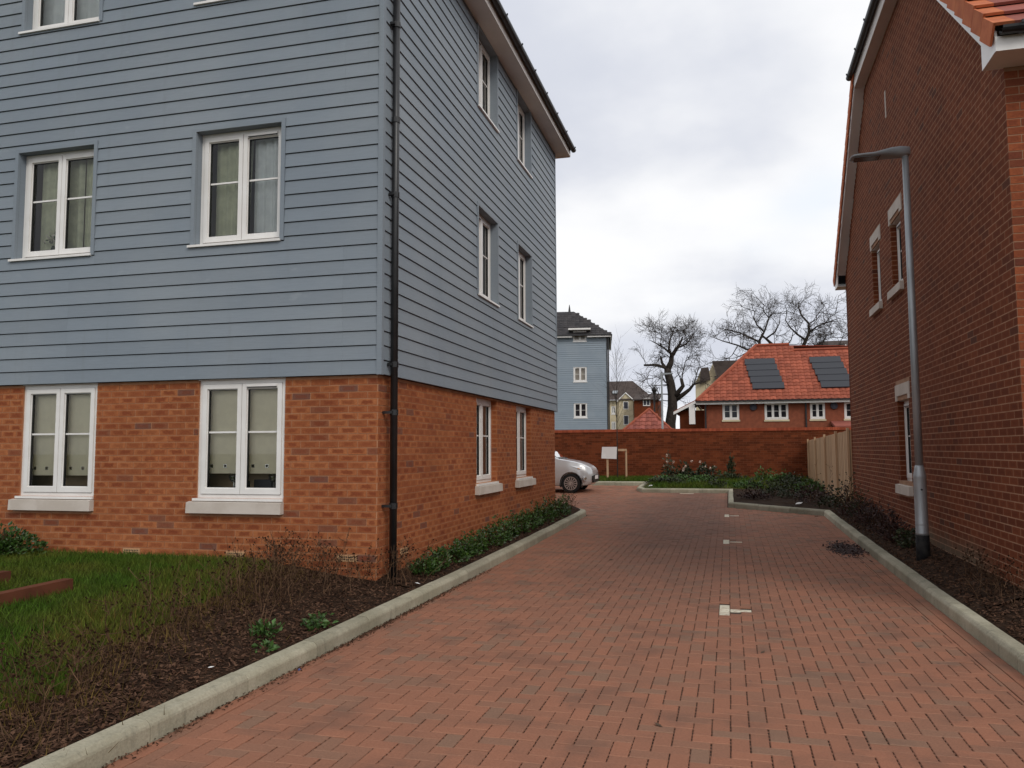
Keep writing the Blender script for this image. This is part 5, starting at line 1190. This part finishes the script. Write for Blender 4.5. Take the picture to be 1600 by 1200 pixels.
# tall dead stems along the left bed
D = [(-4.02, 7.75, .55, 30), (-4.35, 7.5, .5, 26), (-3.72, 7.85, .42, 22), (-4.15, 7.0, .58, 30), (-3.9, 6.5, .5, 28), (-4.3, 6.6, .5, 26), (-4.05, 6.05, .55, 28), (-4.25, 5.55, .48, 26), (-3.95, 5.3, .4, 24), (-4.15, 4.95, .42, 24), (-3.85, 4.55, .4, 24), (-3.65, 4.1, .34, 26), (-3.95, 4.25, .36, 22), (-3.5, 3.65, .3, 24), (-3.75, 3.75, .33, 22), (-3.4, 3.25, .3, 20), (-3.62, 5.7, .3, 16), (-3.65, 7.2, .36, 20), (-4.6, 7.75, .4, 20)]
ORD = ['first', 'second', 'third', 'fourth', 'fifth', 'sixth', 'seventh', 'eighth', 'ninth', 'tenth', 'eleventh', 'twelfth', 'thirteenth', 'fourteenth', 'fifteenth', 'sixteenth', 'seventeenth', 'eighteenth', 'nineteenth', 'twentieth']
D = [(x, y, h, int(n*(1.45 if y > 6.4 else (.6 if x < -4.1 else .9)))) for x, y, h, n in D]; D.sort(key=lambda d: d[1])
for i, (x, y, h, n) in enumerate(D): dead(f'clump of dry brown stems, {ORD[i]} from the camera along the left kerb bed', x, y, h, n, 400+i)
for i, (x, y, h, n) in enumerate(((-3.42, 8.1, .45, 30), (-3.5, 8.45, .4, 26), (-3.3, 17.6, .5, 18), (-3.4, 17.3, .45, 16))):
    dead(('dry twiggy plant right at the brick corner by the downpipe', 'dry twiggy plant just past the foot of the downpipe', 'dry twiggy plant nearest the far kerb bend of the flats', 'dry twiggy plant just before the far corner of the flats')[i], x, y, h, n, 450+i, grp='twiggy plants at the wall foot' if i < 2 else 'twiggy plants at the far corner')
# the little hedge along the side wall: each plant of its own
HB = [(8.75, .17, .16), (9.2, .18, .2), (9.75, .2, .24), (10.25, .21, .25), (10.75, .2, .22), (11.35, .22, .27), (11.95, .21, .28), (12.5, .2, .24), (13.1, .22, .30), (13.7, .22, .28), (14.2, .2, .33), (14.7, .2, .3), (15.35, .26, .36), (16.0, .25, .34), (16.6, .22, .3)]
for i, (y, r_, h) in enumerate(HB):
    leafy('laurel_plant', f'green leafy shrub under the side wall of the flats, {ORD[i]} from the downpipe', 'shrub', 'row of shrubs under the side wall', (-3.36, y, hl(-3.36, y)), r_*.85, r_*1.2, h*.95, 560, .046, 'leaf', 500+i)
leafy('round_bush', 'rounded glossy green bush against the front wall at the edge of the lawn', 'bush', None, (-8.1, 7.55, .28), .40, .35, .46, 2600, .055, 'leaf', 520)
for i, (x, y, s_) in enumerate(((-3.42, 5.6, .13), (-3.23, 6.05, .11), (-3.24, 5.3, .06))):
    leafy('green_weed', ('larger green weed sprouting in the mulch by the left kerb', 'low green weed close behind the left kerb stones', 'tiny green weed nearest the left kerb in the mulch')[i], 'plant', 'green weeds in the soil bed', (x, y, hl(x, y)), s_, s_, s_*.8, 120 if i < 2 else 40, .05, 'leaf2', 530+i)
# right border
RB = [(2.32, 17.7, .30, .62, 'leaf_d'), (2.2, 16.9, .28, .5, 'leaf_red'), (2.33, 16.2, .27, .52, 'leaf_d'), (2.25, 15.5, .27, .42, 'leaf_red'), (2.28, 14.8, .27, .44, 'leaf_red'), (2.26, 14.1, .26, .38, 'leaf_red'), (2.3, 13.4, .24, .34, 'leaf_red'), (2.26, 12.7, .22, .28, 'leaf_red'), (2.3, 12.0, .16, .22, 'leaf_d')]
for i, (x, y, r_, h, m_) in enumerate(RB):
    gr = 'dark red shrubs under the gable wall' if m_ == 'leaf_red' else 'dull green shrubs under the gable wall'
    leafy('border_shrub', f'low {"dark red" if m_ == "leaf_red" else "dull green"} shrub under the gable wall, {ORD[len(RB)-1-i]} beyond the lamp post', 'shrub', gr, (x, y, hr(x, y)-.02), r_*.85, r_*1.3, h, 330, .05, m_, 540+i)
for i, (x, y, h, n) in enumerate(((2.3, 8.6, .34, 30), (2.36, 9.3, .3, 26), (2.38, 8.0, .36, 30), (2.32, 16.6, .55, 14), (2.33, 15.0, .5, 12))):
    dead(f'dry twigs under the gable, {("second", "third", "first")[i]} from the near wall corner' if i < 3 else f'tall dry stems among the red shrubs under the gable, {("farther", "nearer")[i-3]} of two', x, y, h, n, 560+i, grp='dry twigs near the wall corner' if i < 3 else 'tall stems in the red shrubs', hfun=hr)
# planting before the boundary wall
for i, (x, r_, h, n) in enumerate(((-1.98, .2, .82, 240), (-1.45, .4, .6, 460), (-.75, .33, .58, 400))):
    leafy('rose_bush', ('tall narrow rose bush with pale blooms, nearest the sapling', 'wide rose bush with white blooms before the boundary wall', 'rose bush with pink-white blooms, right of the wide one')[i], 'bush', 'rose bushes by the wall', (x, 27.9, rz(27.9)+.1), r_, .3, h, n, .1, 'leaf_d', 580+i, fl=(5, .06))
leafy('slim_conifer', 'slim dark upright conifer against the boundary wall', 'shrub', None, (.05, 28.4, rz(28.4)+.08), .1, .1, .95, 260, .09, 'leaf_d', 590, up=1.2)
for i in range(16):
    r_ = random.Random(600+i); x = -2.3+4.6*i/15+r_.uniform(-.15, .15); y = r_.uniform(25.2, 28.6) if x < .1 else r_.uniform(23.5, 28.5)
    leafy('ground_cover_plant', f'low green plant before the boundary wall, {ORD[i]} from the sapling towards the fence', 'plant', 'low green plants before the wall', (x, y, hf(x, y)), .38, .4, .22 if x < .8 else .34, 260, .085, 'leaf2' if i % 2 else 'leaf_d', 610+i)
for i, (x, y, h) in enumerate(((1.55, 21.8, .42), (1.9, 20.6, .45), (1.1, 22.5, .35), (.6, 21.4, .25), (2.25, 19.5, .45))):
    leafy('bed_shrub', f'dull brownish shrub in the bed before the timber fence, {("third", "fourth", "second", "first", "fifth")[i]} from the kerb step', 'shrub', 'dull shrubs before the fence', (x, y, hf(x, y)), .4, .45, h, 300, .07, 'leaf_red' if i % 2 else 'leaf_d', 640+i)
dead('dark stem with few leaves leaning against the timber fence', 2.2, 20.6, 1.1, 4, 650, .12, grp=None, hfun=hf)

# grass on the lawn and the verge, bark chips on the beds
def blades(name, mat, n, area, hfun, h0, h1, seed, wd=.005, dens=None, par=None):
    r_ = random.Random(seed); mb = MB(); V = []; Fc = []; RN = []
    for i in range(n):
        x, y = area(r_)
        if dens and r_.random() > dens(x, y): continue
        z = hfun(x, y)-.004; a = r_.uniform(0, 6.28); h = r_.uniform(h0, h1); lx_, ly_ = r_.gauss(0, .45)*h, r_.gauss(0, .45)*h; w_ = wd*r_.uniform(.6, 1.2); c_, s_ = math.cos(a)*w_, math.sin(a)*w_; b = len(V)
        V += [(x-c_, y-s_, z), (x+c_, y+s_, z), (x+lx_, y+ly_, z+h)]; Fc.append((b, b+1, b+2)); RN.append((r_.random(), .5))
    mb.v = V; mb.f = Fc; mb.uv = [((0, 0), (1, 0), (.5, 1))]*len(Fc); mb.rn = RN; mb.mi = [0]*len(Fc)
    return mb.build(name, mat, par)
def lawn_area(r_):
    y = 2.2+5.8*r_.random()**.9; x = bed_edge(y)+.03-(r_.random()**1.15)*(5.6)
    return x, y
tag(blades('grass', MT['grass'], 85000, lawn_area, hl, .03, .085, 701, .0042), 'short green winter grass on the lawn in front of the flats', 'grass', kind='stuff')
tag(blades('dry_grass', MT['grass_y'], 5000, lambda r_: ((lambda y: (bed_edge(y)+r_.gauss(-.05, .28), y))(r_.uniform(2.2, 8.))), hl, .03, .12, 702, .003), 'straw-coloured dead grass fringe along the soil bed', 'grass', kind='stuff')
tag(blades('verge_grass', MT['grass'], 16000, lambda r_: (r_.uniform(-9, -2.6), r_.uniform(27.2, 29.35)), hf, .05, .12, 703, .012), 'bright strip of grass at the foot of the boundary wall', 'grass', kind='stuff')
tag(blades('bed_grass', MT['grass'], 12000, lambda r_: (r_.uniform(-2.4, 2.5), r_.uniform(24.6, 29.3)), hf, .05, .16, 704, .012, lambda x, y: .35+.65*(math.sin(x*2.1+1)*math.sin(y*1.7) > -.2)), 'rough grass and weeds between the roses and the fence', 'grass', kind='stuff')
def chips(name, n, area, hfun, seed, s0, s1, lab, mat='chips'):
    r_ = random.Random(seed); mb = MB()
    for i in range(n):
        x, y = area(r_); z = hfun(x, y)+r_.uniform(0, .012); L, W_ = r_.uniform(s0, s1), r_.uniform(s0, s1)*.4; d = Vector((r_.gauss(0, 1), r_.gauss(0, 1), r_.gauss(0, .35))).normalized()*L; s_ = d.cross(Vector((r_.gauss(0, .4), r_.gauss(0, .4), 1))).normalized()*W_; n_ = Vector((0, 0, W_*.6)); c = Vector((x, y, z)); rn = (r_.random(), .5)
        mb.shared([c-d-s_, c+d*.8-s_, c+d+s_, c-d*.9+s_, c-d*.7+n_, c+d*.7+n_], [(0, 1, 5, 4), (2, 3, 4, 5), (0, 4, 3), (1, 2, 5)], rn)
    tag(mb.build(name, MT[mat], None), lab, 'mulch', kind='stuff')
def bedL(r_): y = r_.uniform(2.2, 8.); e = bed_edge(y); return e+.0+(KL-.14-e)*r_.random(), y
chips('bark_mulch', 11000, bedL, hl, 711, .006, .022, 'dark bark mulch on the bed behind the left kerb')
chips('bark_mulch_strip', 3500, lambda r_: (r_.uniform(-3.58, KL-.15), r_.uniform(8, 17.6)), hl, 712, .008, .024, 'dark bark mulch under the little shrubs along the side wall')
chips('bark_mulch_border', 7000, lambda r_: (r_.uniform(KR+.14, 2.48), 5+13.3*r_.random()**1.4), hr, 713, .007, .024, 'dark bark mulch in the border under the gable')
chips('gutter_debris', 1500, lambda r_: (KL+abs(r_.gauss(0, .035))+.004, 3+r_.choice((2.9, 3.7, 5.1, 6.2, 1.3, 4.4))+r_.gauss(0, .55)), lambda x, y: rz(y)+.001, 714, .004, .014, 'dark leaf litter collected along the foot of the left kerb')
chips('dark_patch', 1000, lambda r_: (lambda q: (1.66+q*.0+r_.gauss(0, .11), 13.1+r_.gauss(0, .35)))(0), lambda x, y: rz(y)+.001, 715, .012, .035, 'dark patch of small flakes on the pavers by the right kerb', 'leaf_red')  # dark chips scattered in one patch on the pavers

# timber edging on the lawn
for i, (a, b, lb) in enumerate((((-5.60, 5.98), (-5.70, 4.2), 'brown timber edging board lying across the lawn'), ((-6.5, 6.2), (-6.7, 4.9), 'second timber edging board, cut by the left edge of the view'))):
    A_, B_ = Vector((a[0], a[1], hl(*a)-.02)), Vector((b[0], b[1], hl(*b)-.02)); t = thing('timber_edging', lb, 'edging', A_, 'timber edging boards on the lawn'); mb = MB(); w_ = Vector((.05, 0, 0)); u_ = Vector((0, 0, .125))
    mb.hexa([B_-w_, B_+w_, A_+w_, A_-w_, B_-w_+u_, B_+w_+u_, A_+w_+u_, A_-w_+u_]); mb.build('board', MT['sleeper'], t)
    mb = MB(); mb.box(A_.x-.09, A_.x-.052, A_.y-.3, A_.y-.25, A_.z-.05, A_.z+.1); mb.build('peg', MT['sleeper'], t)
# litter
def scrap(name, mat, x, y, z, s_, lab, seed):
    r_ = random.Random(seed); mb = MB(); a = r_.uniform(0, 3.1); d = Vector((math.cos(a), math.sin(a), .15))*s_; e = Vector((-math.sin(a), math.cos(a), .1))*s_*.45; c = Vector((x, y, z+.004)); u_ = Vector((0, 0, s_*.22))
    mb.shared([c-d, c-e, c+d, c+e, c+u_, c-d*.5+e*.3+u_*.7], [(0, 1, 4, 5), (1, 2, 4), (2, 3, 4), (3, 0, 5, 4)]); tag(mb.build(name, mat, None, c), lab, 'litter')
scrap('litter_scrap', MT['litter'], -3.3, 4.75, hl(-3.3, 4.75)+.01, .022, 'white scrap lying in the mulch midway along the near kerb', 1)
scrap('litter_scrap', MT['litter'], -3.2, 8.15, hl(-3.2, 8.15)+.02, .035, 'white scrap on the soil near the foot of the downpipe', 2)
scrap('litter_scrap', MT['litter'], 1.5, 19.6, hf(1.5, 19.6)+.05, .12, 'crumpled white paper in the bed beyond the right kerb', 3)
scrap('litter_scrap', MT['litter'], -2.35, 25.3, hf(-2.3, 25.3)+.02, .1, 'white scrap behind the far kerb corner near the roses', 4)
scrap('blue_wrapper', MT['blue'], -2.97, 5.3, .004, .025, 'small dark blue wrapper at the foot of the left kerb', 5)
scrap('fallen_leaf', MT['leaf_dry'], -.42, 4.75, .002, .035, 'single dark fallen leaf on the pavers near the camera', 6)
scrap('fallen_leaf', MT['leaf_dry'], .21, 6.6, .002, .03, 'dark leaf on the pavers between the near mark and the camera', 7)
scrap('fallen_leaf', MT['leaf_dry'], -1.6, 11.3, rz(11.3)+.002, .04, 'small dark leaf on the pavers beside the side wall', 8)
